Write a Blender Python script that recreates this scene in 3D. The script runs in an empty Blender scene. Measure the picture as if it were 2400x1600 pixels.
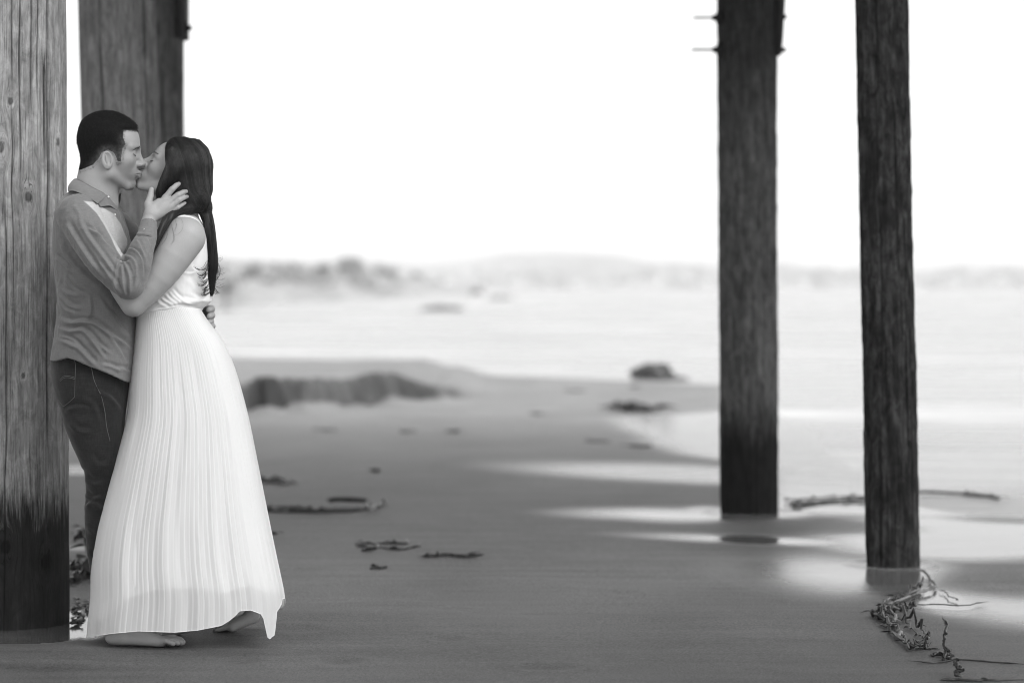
import bpy, math, random
import numpy as np
from mathutils import Vector, noise as mnoise

# ------------------------------------------------------------------ camera, sky, sun, exposure
SC = bpy.context.scene
COL = SC.collection
F = 5667.0            # focal length in pixels of the 2400 px wide photograph (85 mm on full frame)
HOR = 672.0           # horizon row
CAMZ = 1.19
FY = 8.15             # distance of the couple
S = F / FY            # pixels per metre there
cam_d = bpy.data.cameras.new('camera'); cam = bpy.data.objects.new('camera', cam_d); COL.objects.link(cam)
cam.location = (0, 0, CAMZ); cam.rotation_euler = (math.radians(90), 0, 0)
cam_d.sensor_width = 36; cam_d.lens = 85.0; cam_d.shift_y = -(800 - HOR) / 2400.0
cam_d.clip_start = 0.1; cam_d.clip_end = 20000
cam_d.dof.use_dof = True; cam_d.dof.focus_distance = 8.02; cam_d.dof.aperture_fstop = 1.8
SC.camera = cam
SC.view_settings.view_transform = 'Standard'; SC.view_settings.look = 'None'
SC.view_settings.gamma = 1; SC.view_settings.use_curve_mapping = False
SC.view_settings.exposure = 0.9
SC.cycles.use_denoising = True
SC.cycles.max_bounces = 8
SC.cycles.pixel_filter_type = 'BLACKMAN_HARRIS'; SC.cycles.filter_width = 1.0
SC.cycles.transparent_max_bounces = 24
SC.cycles.volume_bounces = 1
SC.cycles.sample_clamp_indirect = 6

SUN_EL, SUN_AZ = math.radians(42), math.radians(128)   # azimuth measured from +Y towards +X
W = bpy.data.worlds.new('World'); SC.world = W; W.use_nodes = True
nt = W.node_tree; nt.nodes.clear()
sky = nt.nodes.new('ShaderNodeTexSky'); sky.sky_type = 'NISHITA'; sky.sun_disc = False
sky.sun_elevation = SUN_EL; sky.sun_rotation = SUN_AZ
sky.air_density = 1.0; sky.dust_density = 6.0; sky.ozone_density = 1.0
bw = nt.nodes.new('ShaderNodeRGBToBW')
mixv = nt.nodes.new('ShaderNodeMix'); mixv.data_type = 'FLOAT'; mixv.inputs[0].default_value = 0.7
mixv.inputs[3].default_value = 8.6           # even marine layer of high cloud
bg = nt.nodes.new('ShaderNodeBackground'); bg.inputs[1].default_value = 0.1
wo = nt.nodes.new('ShaderNodeOutputWorld')
nt.links.new(sky.outputs[0], bw.inputs[0]); nt.links.new(bw.outputs[0], mixv.inputs[2])
nt.links.new(mixv.outputs[0], bg.inputs[0]); nt.links.new(bg.outputs[0], wo.inputs[0])
sd = bpy.data.lights.new('sun', 'SUN'); sd.energy = 1.25; sd.angle = math.radians(38); sd.color = (1, 1, 1)
sun = bpy.data.objects.new('sun', sd); COL.objects.link(sun)
_d = Vector((math.sin(SUN_AZ) * math.cos(SUN_EL), math.cos(SUN_AZ) * math.cos(SUN_EL), math.sin(SUN_EL)))
sun.rotation_euler = (-_d).to_track_quat('-Z', 'Y').to_euler()

RNG = np.random.default_rng(7)

# ------------------------------------------------------------------ helpers
def gx(px, y): return (px - 1200.0) / F * y
def ground_y(py): return CAMZ * F / (py - HOR)
def gpt(px, py, z=0.0):
    """point on the ground seen at that place of the photograph"""
    y = (CAMZ - z) * F / (py - HOR)
    return (gx(px, y), y, z)

def add_mesh(name, verts, faces, mat=None, parent=None, smooth=True, col=True):
    """verts (N,3); faces (M,k) array or list of such arrays"""
    me = bpy.data.meshes.new(name)
    verts = np.asarray(verts, dtype=np.float32)
    if not isinstance(faces, list): faces = [faces]
    faces = [np.asarray(f, dtype=np.int32) for f in faces if len(f)]
    me.vertices.add(len(verts)); me.vertices.foreach_set('co', verts.ravel())
    loops = np.concatenate([f.ravel() for f in faces])
    tot = np.concatenate([np.full(len(f), f.shape[1], dtype=np.int32) for f in faces])
    start = np.concatenate([[0], np.cumsum(tot)[:-1]]).astype(np.int32)
    me.loops.add(len(loops)); me.loops.foreach_set('vertex_index', loops)
    me.polygons.add(len(tot)); me.polygons.foreach_set('loop_start', start); me.polygons.foreach_set('loop_total', tot)
    me.update(calc_edges=True)
    if smooth: me.polygons.foreach_set('use_smooth', np.ones(len(tot), dtype=bool))
    if mat: me.materials.append(mat)
    me.validate()
    ob = bpy.data.objects.new(name, me)
    if col: COL.objects.link(ob)
    if parent is not None: ob.parent = parent
    return ob

def fattr(ob, name, vals):
    a = ob.data.attributes.new(name, 'FLOAT', 'POINT'); a.data.foreach_set('value', np.asarray(vals, dtype=np.float32))
def vattr(ob, name, vals):
    a = ob.data.attributes.new(name, 'FLOAT_VECTOR', 'POINT'); a.data.foreach_set('vector', np.asarray(vals, dtype=np.float32).ravel())

def grid_faces(nu, nv, wrap=False):
    """vertex (i,j) -> i*nv+j, i<nu, j<nv; wrap closes i"""
    I = np.arange(nu if wrap else nu - 1); J = np.arange(nv - 1)
    i, j = np.meshgrid(I, J, indexing='ij'); i2 = (i + 1) % nu
    return np.stack([i * nv + j, i2 * nv + j, i2 * nv + j + 1, i * nv + j + 1], -1).reshape(-1, 4)

def tag(o, label=None, cat=None, group=None, kind=None):
    if label: o['label'] = label
    if cat: o['category'] = cat
    if group: o['group'] = group
    if kind: o['kind'] = kind
    return o

def empty(name, loc):
    o = bpy.data.objects.new(name, None); COL.objects.link(o); o.location = loc; return o

def tubes(polys, radii, sides=4, caps=True):
    """polys (N,K,3), radii (N,K) -> verts, faces of N tubes"""
    P = np.asarray(polys, float); R = np.asarray(radii, float)
    N, K, _ = P.shape
    T = np.gradient(P, axis=1); T /= np.linalg.norm(T, axis=2, keepdims=True) + 1e-9
    ref = np.zeros_like(T); ref[..., 1] = 1.0
    m = np.abs(T[..., 1]) > 0.9; ref[m] = (1, 0, 0)
    U = np.cross(T, ref); U /= np.linalg.norm(U, axis=2, keepdims=True) + 1e-9
    V = np.cross(T, U)
    a = np.arange(sides) * 2 * np.pi / sides
    ring = P[:, :, None] + R[:, :, None, None] * (np.cos(a)[:, None] * U[:, :, None] + np.sin(a)[:, None] * V[:, :, None])
    verts = ring.reshape(-1, 3)
    n, k, s = np.meshgrid(np.arange(N), np.arange(K - 1), np.arange(sides), indexing='ij')
    b = n * K * sides + k * sides; s2 = (s + 1) % sides
    faces = [np.stack([b + s, b + s2, b + sides + s2, b + sides + s], -1).reshape(-1, 4)]
    if caps:
        n = np.arange(N)[:, None] * K * sides
        faces.append(n + np.arange(sides)[::-1][None]); faces.append(n + (K - 1) * sides + np.arange(sides)[None])
    return verts, faces

def resample(pts, n):
    """smooth Catmull-Rom through pts, n samples"""
    p = np.asarray(pts, float)
    if len(p) == 2: return p[0] + (p[1] - p[0]) * np.linspace(0, 1, n)[:, None]
    q = np.vstack([2 * p[0] - p[1], p, 2 * p[-1] - p[-2]])
    t = np.linspace(0, len(p) - 1 - 1e-6, n); i = t.astype(int); u = (t - i)[:, None]
    a, b, c, d = q[i], q[i + 1], q[i + 2], q[i + 3]
    return 0.5 * ((2 * b) + (c - a) * u + (2 * a - 5 * b + 4 * c - d) * u ** 2 + (3 * b - a - 3 * c + d) * u ** 3)

# numpy value noise -------------------------------------------------
_perm = np.random.default_rng(3).random((64, 64, 64)).astype(np.float32)
def vnoise(x, y, z=0.0):
    x, y, z = np.broadcast_arrays(np.asarray(x, float), np.asarray(y, float), np.asarray(z, float))
    xi, yi, zi = np.floor(x).astype(int), np.floor(y).astype(int), np.floor(z).astype(int)
    u, v, w = x - xi, y - yi, z - zi
    u = u * u * (3 - 2 * u); v = v * v * (3 - 2 * v); w = w * w * (3 - 2 * w)
    g = lambda a, b, c: _perm[(xi + a) & 63, (yi + b) & 63, (zi + c) & 63]
    r = 0
    for a in (0, 1):
        for b in (0, 1):
            for c in (0, 1):
                r = r + g(a, b, c) * (u if a else 1 - u) * (v if b else 1 - v) * (w if c else 1 - w)
    return r * 2 - 1
def fbm(x, y, z=0.0, o=4):
    r = 0; a = 1.0; s = 0
    for k in range(o):
        r = r + a * vnoise(x * 2 ** k + 17 * k, y * 2 ** k + 5 * k, np.asarray(z) * 2 ** k + 9 * k); s += a; a *= .5
    return r / s
def sstep(a, b, x):
    t = np.clip((x - a) / (b - a), 0, 1); return t * t * (3 - 2 * t)

# ------------------------------------------------------------------ materials (the photograph is black and white: every colour is a grey)
class NT:
    def __init__(s, name):
        s.m = bpy.data.materials.new(name); s.m.use_nodes = True; s.t = s.m.node_tree
        s.b = s.t.nodes['Principled BSDF']
    def n(s, typ, **kw):
        o = s.t.nodes.new(typ)
        for k, v in kw.items():
            if k.startswith('i_'):
                o.inputs[k[2:].replace('_', ' ')].default_value = v
            else: setattr(o, k, v)
        return o
    def l(s, a, b): s.t.links.new(a, b)
    def coord(s, scale=(1, 1, 1), attr=None, src='Object'):
        if attr:
            c = s.n('ShaderNodeAttribute', attribute_name=attr).outputs['Vector']
        else: c = s.n('ShaderNodeTexCoord').outputs[src]
        mp = s.n('ShaderNodeMapping'); mp.inputs['Scale'].default_value = scale
        s.l(c, mp.inputs[0]); return mp.outputs[0]
    def noise(s, vec, scale=5, detail=4, rough=.5, dist=0):
        o = s.n('ShaderNodeTexNoise'); o.inputs['Scale'].default_value = scale; o.inputs['Detail'].default_value = detail
        o.inputs['Roughness'].default_value = rough; o.inputs['Distortion'].default_value = dist
        s.l(vec, o.inputs['Vector']); return o.outputs[0]
    def ramp(s, val, stops, interp='LINEAR'):
        o = s.n('ShaderNodeValToRGB'); o.color_ramp.interpolation = interp
        e = o.color_ramp.elements
        while len(e) < len(stops): e.new(.5)
        for k, (p, c) in enumerate(stops): e[k].position = p; e[k].color = (c, c, c, 1)
        s.l(val, o.inputs[0]); return o.outputs[0]
    def math(s, op, a, b=None, c=None, clamp=False):
        o = s.n('ShaderNodeMath', operation=op, use_clamp=clamp)
        for k, v in enumerate((a, b, c)):
            if v is None: continue
            if isinstance(v, (int, float)): o.inputs[k].default_value = v
            else: s.l(v, o.inputs[k])
        return o.outputs[0]
    def mix(s, f, a, b):
        """float mix"""
        o = s.n('ShaderNodeMix', data_type='FLOAT')
        for k, v in ((0, f), (2, a), (3, b)):
            if isinstance(v, (int, float)): o.inputs[k].default_value = v
            else: s.l(v, o.inputs[k])
        return o.outputs[0]
    def attr(s, name): return s.n('ShaderNodeAttribute', attribute_name=name).outputs['Fac']
    def bump(s, h, strength=.3, dist=.01, normal=None):
        o = s.n('ShaderNodeBump'); o.inputs['Strength'].default_value = strength; o.inputs['Distance'].default_value = dist
        s.l(h, o.inputs['Height'])
        if normal: s.l(normal, o.inputs['Normal'])
        return o.outputs[0]
    def set(s, **kw):
        for k, v in kw.items():
            k = k.replace('_', ' ')
            if isinstance(v, (int, float)):
                if k == 'Base Color': s.b.inputs[k].default_value = (v, v, v, 1)
                else: s.b.inputs[k].default_value = v
            elif isinstance(v, tuple): s.b.inputs[k].default_value = v
            else: s.l(v, s.b.inputs[k])
        return s

def simple_mat(name, col, rough=.7, var=.15, scale=20, bump=.2, bdist=.003, stretch=(1, 1, 1), **kw):
    t = NT(name); c = t.coord(stretch)
    n = t.noise(c, scale, 5, .6)
    t.set(Base_Color=t.ramp(n, [(.25, col * (1 - var)), (.75, col * (1 + var))]), Roughness=rough,
          Normal=t.bump(n, bump, bdist), **kw)
    return t.m

# ------------------------------------------------------------------ ground: one sheet of sand, wetter to the right and towards the sea
def ell(px, py, cx, cy, rx, ry, ang=0.0, soft=.5):
    a = math.radians(ang); dx = px - cx; dy = py - cy
    u = (dx * math.cos(a) + dy * math.sin(a)) / rx; v = (-dx * math.sin(a) + dy * math.cos(a)) / ry
    r = np.sqrt(u * u + v * v)
    return 1 - sstep(1 - soft, 1 + soft, r)

def sand_fields(X, Y):
    px = 1200 + F * X / Y; py = HOR + CAMZ * F / Y
    # wetness: how much standing water films the sand
    wob = fbm(X * 1.3, Y * .5, 1.7) * 22 * (py - HOR) / 600 + fbm(X * .4 + 5, Y * .2) * 30 * (py - HOR) / 600
    pyw = py + wob * .8; pxw = px + fbm(X * .7, Y * .3, 9.2) * 60
    wet = np.zeros_like(X)
    def add(v): np.maximum(wet, v, out=wet)
    # broad water side right of the middle pile
    edge = np.interp(py, [700, 880, 900, 958, 966, 976, 1000, 1030, 1060, 1078, 1090], [2600, 1790, 1740, 1720, 1640, 1455, 1475, 1525, 1600, 1700, 1800])
    add(sstep(-60, 70, px + fbm(X * 2, Y * 1.2, 3) * 30 - edge) * (1 - sstep(1192, 1214, py + (px - 1900) * -.03)))
    add(ell(px, py + wob * .2, 1610, 1109, 320, 17, 2.6, .75))
    add(ell(px, py + wob * .2, 1590, 1204, 215, 13, 1.2, .8))
    add(ell(px, py, 1650, 1196, 60, 12, 0, .5) * .8)
    add(ell(px, py, 1830, 1203, 90, 8, -2, .5))
    add(ell(px, py, 1800, 1263, 240, 9, 2.2, .85))
    add(ell(pxw, pyw, 1975, 1352, 200, 40, 3, .95) * .95)
    add(ell(px, py, 2090, 1342, 130, 40, 0, .7))
    add(ell(px, py, 2260, 1262, 330, 48, 0, .35) * .97)
    add(ell(px, py, 2330, 1225, 320, 30, 0, .4))
    add(ell(px, py, 2200, 1405, 130, 30, 10, .6))
    add(ell(px, pyw, 2420, 1440, 320, 33, 8, .95) * .9)
    drymask = ell(px, py, 2350, 1362, 150, 30, 3, .45)
    wet *= 1 - .85 * drymask
    wet *= 1 - .8 * ell(px, py, 1900, 1231, 230, 17, 1, .4)
    wet *= 1 - .7 * ell(px, py, 2380, 1214, 150, 9, 2, .6)
    # puddle at the foot of the big pile and the sliver behind the gap
    add(ell(px, py, 60, 1478, 172, 34, -3, .12) * (py < 1512 - px * .03))
    add(ell(px, py, 205, 1455, 60, 42, 0, .12))
    add(ell(px, py, 176, 1100, 55, 9, 0, .5)); add(ell(px, py, 190, 1283, 50, 5, 0, .7) * .4)
    ring = np.zeros_like(X)
    for (qx, qy, qr) in ((1.650, 10.41, .112), (1.263, 12.85, .152)):
        rr = np.hypot(X - qx, Y - qy) - qr + .03 * fbm(X * 7, Y * 7, 3)
        np.maximum(ring, np.exp(-((rr - .075) / .022) ** 2), out=ring)
    wet *= 1 - .45 * ring * sstep(-.2, .5, fbm(X * 9, Y * 9, 1))
    # height
    h = .012 * fbm(X * .5, Y * .35, .3) + .004 * fbm(X * 2.5, Y * 2.0, 4) + .0016 * fbm(X * 9, Y * 9, 2, 3)
    h = h - .006 * np.clip(wet, 0, 1)
    h = h * (1 - .85 * np.clip(wet * 1.2, 0, 1)) - .004 * wet
    # small lip of sand in front of the puddle
    h += .018 * ell(px, py, 60, 1535, 260, 26, -2, .7) * (py > 1500)
    # swash lines left by the last wave, and a shallow print in the near sand
    for (yy, am, x0, x1, sl) in ((1378, .0030, 655, 880, .01), (1402, .0035, 640, 1050, .01), (1418, .004, 640, 1500, .012), (1432, .0055, 640, 2000, .02), (1262, .003, 640, 1600, .05), (1330, .003, 640, 1700, .06), (1242, .003, 800, 1500, .09), (1180, .003, 900, 1300, .05)):
        dl = py - yy - sl * (px - 640) - 9 * vnoise(X * 2.2, yy * .1) - 3 * vnoise(X * 9, yy * .3)
        h += am * (sstep(-9, 0, dl) - sstep(0, 26, dl)) * sstep(x0 - 30, x0 + 10, px) * (1 - sstep(x1 * .6 + x0 * .4, x1, px)) * .8
    for (qx, qy, rx_, ry_) in ((800, 1552, 45, 9), (1290, 1565, 60, 7), (700, 1475, 50, 8), (1460, 1392, 30, 5), (560, 1548, 40, 8), (1050, 1500, 34, 6)):
        e_ = np.hypot((px - qx) / rx_, (py - qy) / ry_); h += -.007 * np.exp(-e_ ** 2) + .003 * np.exp(-((e_ - 1.5) / .4) ** 2)
    for (qx, qy, rx_, ry_) in ((345, 1518, 120, 9), (556, 1482, 62, 7)):
        e_ = np.hypot((px - qx) / rx_, (py - qy) / ry_); h += .006 * np.exp(-((e_ - 1.05) / .22) ** 2)
    h += .006 * ring
    # near swell under the couple stays flat
    flat = np.exp(-(((X + 1.25) / .5) ** 2 + ((Y - 8.15) / .35) ** 2)); h = h * (1 - flat)
    # eroded berm to the left, 23 m away
    sx = X
    line = 22.4 + (sx + 2.6) * 1.6 + .35 * fbm(sx * 1.6, 3.3) + .12 * fbm(sx * 5, 7.1)
    line = np.where(sx < -2.6, 22.4 + (sx + 2.6) * .25 + .35 * fbm(sx * 1.6, 3.3) + .12 * fbm(sx * 5, 7.1), line)
    bh = .285 * (1 - sstep(-1.45, -.1, sx + .25 * fbm(sx * 3, 1.1)))
    t = Y - line
    tt_ = t + .14 * fbm(sx * 6, Y * 5, 2) + .75 * np.abs(fbm(sx * 1.3, 4.4)) - .2
    scarp = sstep(0, .16, tt_)
    top = 1 - sstep(2.0, 14, t)
    h += bh * scarp * (.45 + .55 * top) + .03 * bh / .33 * fbm(X * 2, Y * 2, 6) * scarp
    h += bh * (.16 * np.exp(-((tt_ + .25) / .3) ** 2) * (1 + 1.4 * fbm(X * 3, Y * 3, 8)) + .35 * fbm(X * 3.2, Y * 3.2, 12) * np.exp(-(tt_ / .35) ** 2))
    # the beach falls away under the sea
    shore = np.interp(X, [-30, -8, -2, 2.6, 3.5, 5, 8, 30], [44, 41, 35.5, 30.6, 24, 17, 13.5, 12])
    h -= .035 * np.clip(Y - shore + 1.2, 0, 30)
    h -= .02 * np.clip(X - (1.75 + (Y - 13) * .045), 0, 5) * sstep(11.5, 14, Y)
    dark = np.exp(-((tt_ - .05) / .26) ** 2) * np.clip(bh / .12, 0, 1) * (1.0 + 1.0 * fbm(sx * 1.7, Y * 2.5, 5))
    lit_tone = sstep(7.7, 10.3, Y + .6 * fbm(X * .5, Y * .9, 2.2)) * .62 + .38 * sstep(13, 24, Y + 2 * fbm(X * .3, Y * .3, 7))  # near sand darker, far lighter: near shade painted into the sand colour
    return h, np.clip(wet, 0, 1), np.clip(dark, 0, 1), lit_tone + .5 * ring  # painted near shade plus the pale rings round the piles

ny, nx = 560, 720
Ys = np.concatenate([np.linspace(3.0, 6.5, 14)[:-1], 6.5 * (60 / 6.5) ** np.linspace(0, 1, ny)])
t = np.linspace(-1, 1, nx); t = np.sign(t) * (np.abs(t) * .55 + .45 * np.abs(t) ** 4)
YY, TT = np.meshgrid(Ys, t, indexing='ij'); XX = TT * (3.0 + YY * .62)
H, WET, DARK, LIT_TONE = sand_fields(XX, YY)
H = H - .10 * sstep(52, 60, YY)
sand_m = NT('wet_sand')
c = sand_m.coord()
wet = sand_m.attr('wet')
n1 = sand_m.noise(sand_m.coord((.8, .45, 1)), 1.2, 5, .6, .4)
n2 = sand_m.noise(c, 130, 5, .85)
n3 = sand_m.noise(sand_m.coord((.35, 4.5, 1)), 2.2, 6, .62, .15)
n4 = sand_m.noise(c, 330, 1, .5)
base = sand_m.math('ADD', sand_m.ramp(n1, [(.3, .084), (.7, .120)]), sand_m.math('MULTIPLY_ADD', n2, .52, -.26))
base = sand_m.math('ADD', base, sand_m.math('MULTIPLY_ADD', n3, .12, -.06), clamp=True)
sp = sand_m.ramp(n4, [(.77, 0), (.80, .35)])
base = sand_m.math('ADD', base, sp)
base = sand_m.math('MULTIPLY', base, sand_m.mix(wet, 1.0, 1.0))
base = sand_m.math('MULTIPLY', base, sand_m.mix(sand_m.attr('lit_tone'), .64, 1.9))  # shade gradient multiplied into the sand colour
base = sand_m.math('MULTIPLY', base, sand_m.mix(sand_m.attr('exposed'), 1.0, .10))
rough = sand_m.mix(sand_m.math('POWER', wet, .6), .62, .09)
rough = sand_m.math('ADD', rough, sand_m.math('MULTIPLY_ADD', n3, .16, -.08), clamp=True)
hgt = sand_m.math('ADD', sand_m.math('MULTIPLY', n2, .6), sand_m.math('MULTIPLY', n3, 1.2))
hgt = sand_m.math('MULTIPLY', hgt, sand_m.mix(wet, 1.0, .02))
sand_m.set(Base_Color=base, Roughness=rough, Normal=sand_m.bump(sand_m.math('MULTIPLY', sand_m.noise(sand_m.coord((.6, 2.2, 1)), 2.4, 5, .65, .4), sand_m.attr('ripple')), .8, .03, sand_m.bump(hgt, .7, .005)), IOR=1.4)
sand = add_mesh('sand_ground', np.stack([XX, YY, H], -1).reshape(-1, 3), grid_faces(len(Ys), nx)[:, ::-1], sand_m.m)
fattr(sand, 'wet', WET.ravel()); fattr(sand, 'ripple', (WET * sstep(12.6, 16, YY)).ravel()); fattr(sand, 'exposed', DARK.ravel()); fattr(sand, 'lit_tone', LIT_TONE.ravel()); tag(sand, kind='structure')

# sea --------------------------------------------------------------
def sea_height(X, Y):
    amp = np.clip((Y - 18) / 60, 0, 1)
    z = .05 * amp * np.sin(Y * .55 + 2.0 * fbm(X * .05, Y * .05)) + .05 * amp * fbm(X * .25, Y * .9, 3) + .10 * amp * fbm(X * .04, Y * .22, 5)
    return z + .003 * fbm(X * 1.5, Y * 4, 1, 3) * np.clip((Y - 12) / 10, 0, 1)
ys = 12.0 * (4500 / 12.0) ** np.linspace(0, 1, 620); tx = np.linspace(-1, 1, 260)
YS, TX = np.meshgrid(ys, tx, indexing='ij'); XS = TX * (10 + YS * .9)
ZS = -.012 + sea_height(XS, YS) * np.where(YS < 400, 1, 400 / YS)
sea_m = NT('sea_water'); cs = sea_m.coord((.5, 1.6, 1))
w1 = sea_m.noise(cs, 1.1, 6, .6, .3); w2 = sea_m.noise(sea_m.coord((.08, .35, 1)), 1.0, 4, .55, .5)
foam = sea_m.math('MULTIPLY', sea_m.ramp(w2, [(.45, 0), (.66, 1)]), sea_m.ramp(w1, [(.35, .35), (.62, 1)]))
sea_m.set(Base_Color=sea_m.mix(foam, .13, .66), Roughness=sea_m.mix(foam, .10, .6), IOR=1.333,
          Normal=sea_m.bump(sea_m.math('ADD', w1, w2), .5, .05))
sea = add_mesh('sea_water', np.stack([XS, YS, ZS], -1).reshape(-1, 3), grid_faces(len(ys), len(tx))[:, ::-1], sea_m.m)
tag(sea, kind='structure')

# ------------------------------------------------------------------ far shore: hills, headland, trees, houses
hill_m = simple_mat('hazed_scrub', .30, .9, .5, .02, .3, 1.0)  # dry scrub, paled further so the colour carries part of the haze
def hill(name, x0, x1, y0, depth, hfun, n=160, m=24):
    xs = np.linspace(x0, x1, n); v = np.linspace(0, 1, m)
    A, B = np.meshgrid(xs, v, indexing='ij')
    prof = np.sin(np.pi * np.clip(B, 0, 1)) ** .8
    Z = hfun(A) * prof * (1 + .12 * fbm(A * .02, B * 6, 2)) - .6
    Y = y0 + depth * B + 8 * fbm(A * .01, B * 2, 4)
    o = add_mesh(name, np.stack([A, Y, Z], -1).reshape(-1, 3), grid_faces(n, m)[:, ::-1], hill_m)
    return tag(o, kind='structure')
def prof_px(pxs, pys, dist):
    X = [gx(p, dist) for p in pxs]; Z = [(HOR - q) / F * dist + CAMZ for q in pys]
    return lambda A: np.maximum(np.interp(A, X, Z) * (1 + .10 * fbm(A * .03, 1.2)), .4)
hill('far_hills', gx(-600, 1500), gx(3000, 1500), 1380, 260,
     prof_px([-700, 180, 500, 700, 1000, 1180, 1380, 1520, 1680, 1830, 2000, 2060, 2250, 2420, 3000],
             [612, 612, 592, 606, 612, 596, 590, 610, 618, 614, 640, 644, 618, 622, 628], 1500))
hill('headland_hill', gx(-700, 420), gx(1120, 420), 300, 240,
     prof_px([-700, 180, 480, 600, 760, 860, 960, 1060, 1150], [606, 610, 598, 604, 612, 618, 640, 662, 672], 420))
def shoreline_spit():
    # low rocky spit that comes nearer on the left
    n, m = 120, 16
    A, B = np.meshgrid(np.linspace(0, 1, n), np.linspace(0, 1, m), indexing='ij')
    X = gx(100, 110) + A * (gx(960, 300) - gx(100, 110)); Y = 108 + A ** 1.3 * 200
    Yv = Y + B * 60; Z = (1.5 - .6 * A) * np.sin(np.pi * B) ** .6 * (1 + .8 * fbm(A * 30, B * 5)) - .1
    o = add_mesh('rocky_spit', np.stack([X, Yv, Z], -1).reshape(-1, 3), grid_faces(n, m)[:, ::-1], hill_m)
    tag(o, kind='structure')
shoreline_spit()

def leaf_cloud(n, cx, cy, cz, rx, ry, rz, size, rng):
    p = rng.normal(size=(n, 3)); p /= np.linalg.norm(p, axis=1, keepdims=True) + 1e-9
    p *= (rng.random((n, 1)) ** .4); p = p * (rx, ry, rz) + (cx, cy, cz)
    a = rng.normal(size=(n, 3)); a /= np.linalg.norm(a, axis=1, keepdims=True)
    b = np.cross(a, rng.normal(size=(n, 3))); b /= np.linalg.norm(b, axis=1, keepdims=True)
    s = size * (.6 + .8 * rng.random((n, 1)))
    v = np.stack([p - a * s, p + b * s * .6, p + a * s, p - b * s * .6], 1).reshape(-1, 3)
    return v, np.arange(4 * n).reshape(-1, 4)
leaf_m = simple_mat('hazed_foliage', .33, .7, .4, 1.5, 0, 0)  # foliage paled: part of the haze is put into its colour
bark_m = simple_mat('bark', .09, .9, .3, 8, .4, .02)
def tree(px, pyb, pyt, dist, wpx, label, base_z=None, clumps=5):
    rng = np.random.default_rng(int(px * 7 + dist))
    x = gx(px, dist); zt = CAMZ + (HOR - pyt) / F * dist; zb = base_z if base_z is not None else CAMZ + (HOR - pyb) / F * dist
    w = wpx / F * dist / 2; h = zt - zb
    root = empty('tree', (x, dist, zb)); tag(root, label, 'tree', 'trees on the far shore')
    tv, tf = tubes([[(0, 0, -.3), (.03 * h, 0, h * .35), (0, 0, h * .8)]], [[.05 * h, .035 * h, .01 * h]], 7)
    add_mesh('trunk', tv, tf, bark_m, root)
    V = []; Fc = []; o = 0
    for k in range(clumps):
        cx, cz = rng.uniform(-.55, .55) * w, h * rng.uniform(.45, .8)
        v, f = leaf_cloud(110, cx, rng.uniform(-.4, .4) * w, cz, w * .5, w * .5, h * .22, w * .13, rng); V.append(v); Fc.append(f + o); o += len(v)
    add_mesh('crown', np.vstack(V), np.vstack(Fc), leaf_m, root, smooth=False)
TREES = [(528, 712, 640, 140, 60, 'low dark tree on the near left end of the far shore'),
         (598, 700, 612, 190, 70, 'broad blurred tree left of the tallest shore tree'),
         (690, 700, 622, 240, 60, 'round blurred tree halfway along the left shore'),
         (745, 690, 608, 270, 70, 'grey tree just left of the tallest clump on the shore'),
         (822, 684, 600, 330, 84, 'tallest darkest tree on the left far shore'),
         (905, 682, 618, 380, 60, 'blurred tree right of the tallest shore tree'),
         (980, 680, 628, 420, 50, 'small tree where the headland runs out into the bay')]
for q in TREES: tree(*q)
rngb = np.random.default_rng(11)
Vb = []; Fb = []; ob = 0
for k in range(300):
    px = rngb.uniform(-150, 1020); d = np.interp(px, [0, 500, 1000], [130, 170, 420]) * rngb.uniform(.85, 1.25)
    v, f = leaf_cloud(34, gx(px, d), d, .4 + d * .010 * rngb.random() ** 1.3 * (1 - .9 * float(sstep(640, 1000, px))), d * .0055, d * .005, d * .0032 + .5, d * .0015, rngb)
    Vb.append(v); Fb.append(f + ob); ob += len(v)
for k in range(260):
    px = rngb.uniform(1000, 2700); d = rngb.uniform(1330, 1500)
    v, f = leaf_cloud(14, gx(px, d), d, 2 + rngb.random() * 9, d * .0035, 6, 3.0, 1.6, rngb)
    Vb.append(v); Fb.append(f + ob); ob += len(v)
bush = add_mesh('shore_bushes', np.vstack(Vb), np.vstack(Fb), leaf_m, smooth=False)
tag(bush, 'grey band of bushes along the hazy far shore', 'bushes', kind='stuff')
wall_m = simple_mat('house_wall', .75, .8, .05, 3, .1, .01); roof_m = simple_mat('house_roof', .22, .8, .2, 3, .2, .02)
glass_m = NT('window_glass').set(Base_Color=.03, Roughness=.1).m
def boxv(x0, x1, y0, y1, z0, z1):
    v = np.array([(x, y, z) for x in (x0, x1) for y in (y0, y1) for z in (z0, z1)], float)
    f = np.array([(0, 1, 3, 2), (4, 6, 7, 5), (0, 4, 5, 1), (2, 3, 7, 6), (0, 2, 6, 4), (1, 5, 7, 3)])
    return v, f
def house(px, pyb, pyt, dist, wpx, label):
    x = gx(px, dist); zb = CAMZ + (HOR - pyb) / F * dist; h = (pyb - pyt) / F * dist; w = wpx / F * dist / 2
    root = empty('house', (x, dist, zb)); tag(root, label, 'house', 'pale houses on the far shore')
    v, f = boxv(-w, w, -w * .8, w * .8, -h * .6, h * .68); add_mesh('wall', v, f, wall_m, root, False)
    rv = [(-w * 1.1, -w * .95, h * .685), (w * 1.1, -w * .95, h * .685), (w * 1.1, w * .95, h * .685), (-w * 1.1, w * .95, h * .685), (-w * 1.1, 0, h), (w * 1.1, 0, h)]
    add_mesh('roof', rv, [np.array([(0, 1, 5, 4), (2, 3, 4, 5), (0, 3, 2, 1)]), np.array([(1, 2, 5), (3, 0, 4)])], roof_m, root, False)
    for sx in (-.5, .5):
        v, f = boxv(sx * w - w * .16, sx * w + w * .16, -w * .8 - .05, -w * .8 + .02, h * .15, h * .42); add_mesh('window', v, f, glass_m, root, False)
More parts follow.
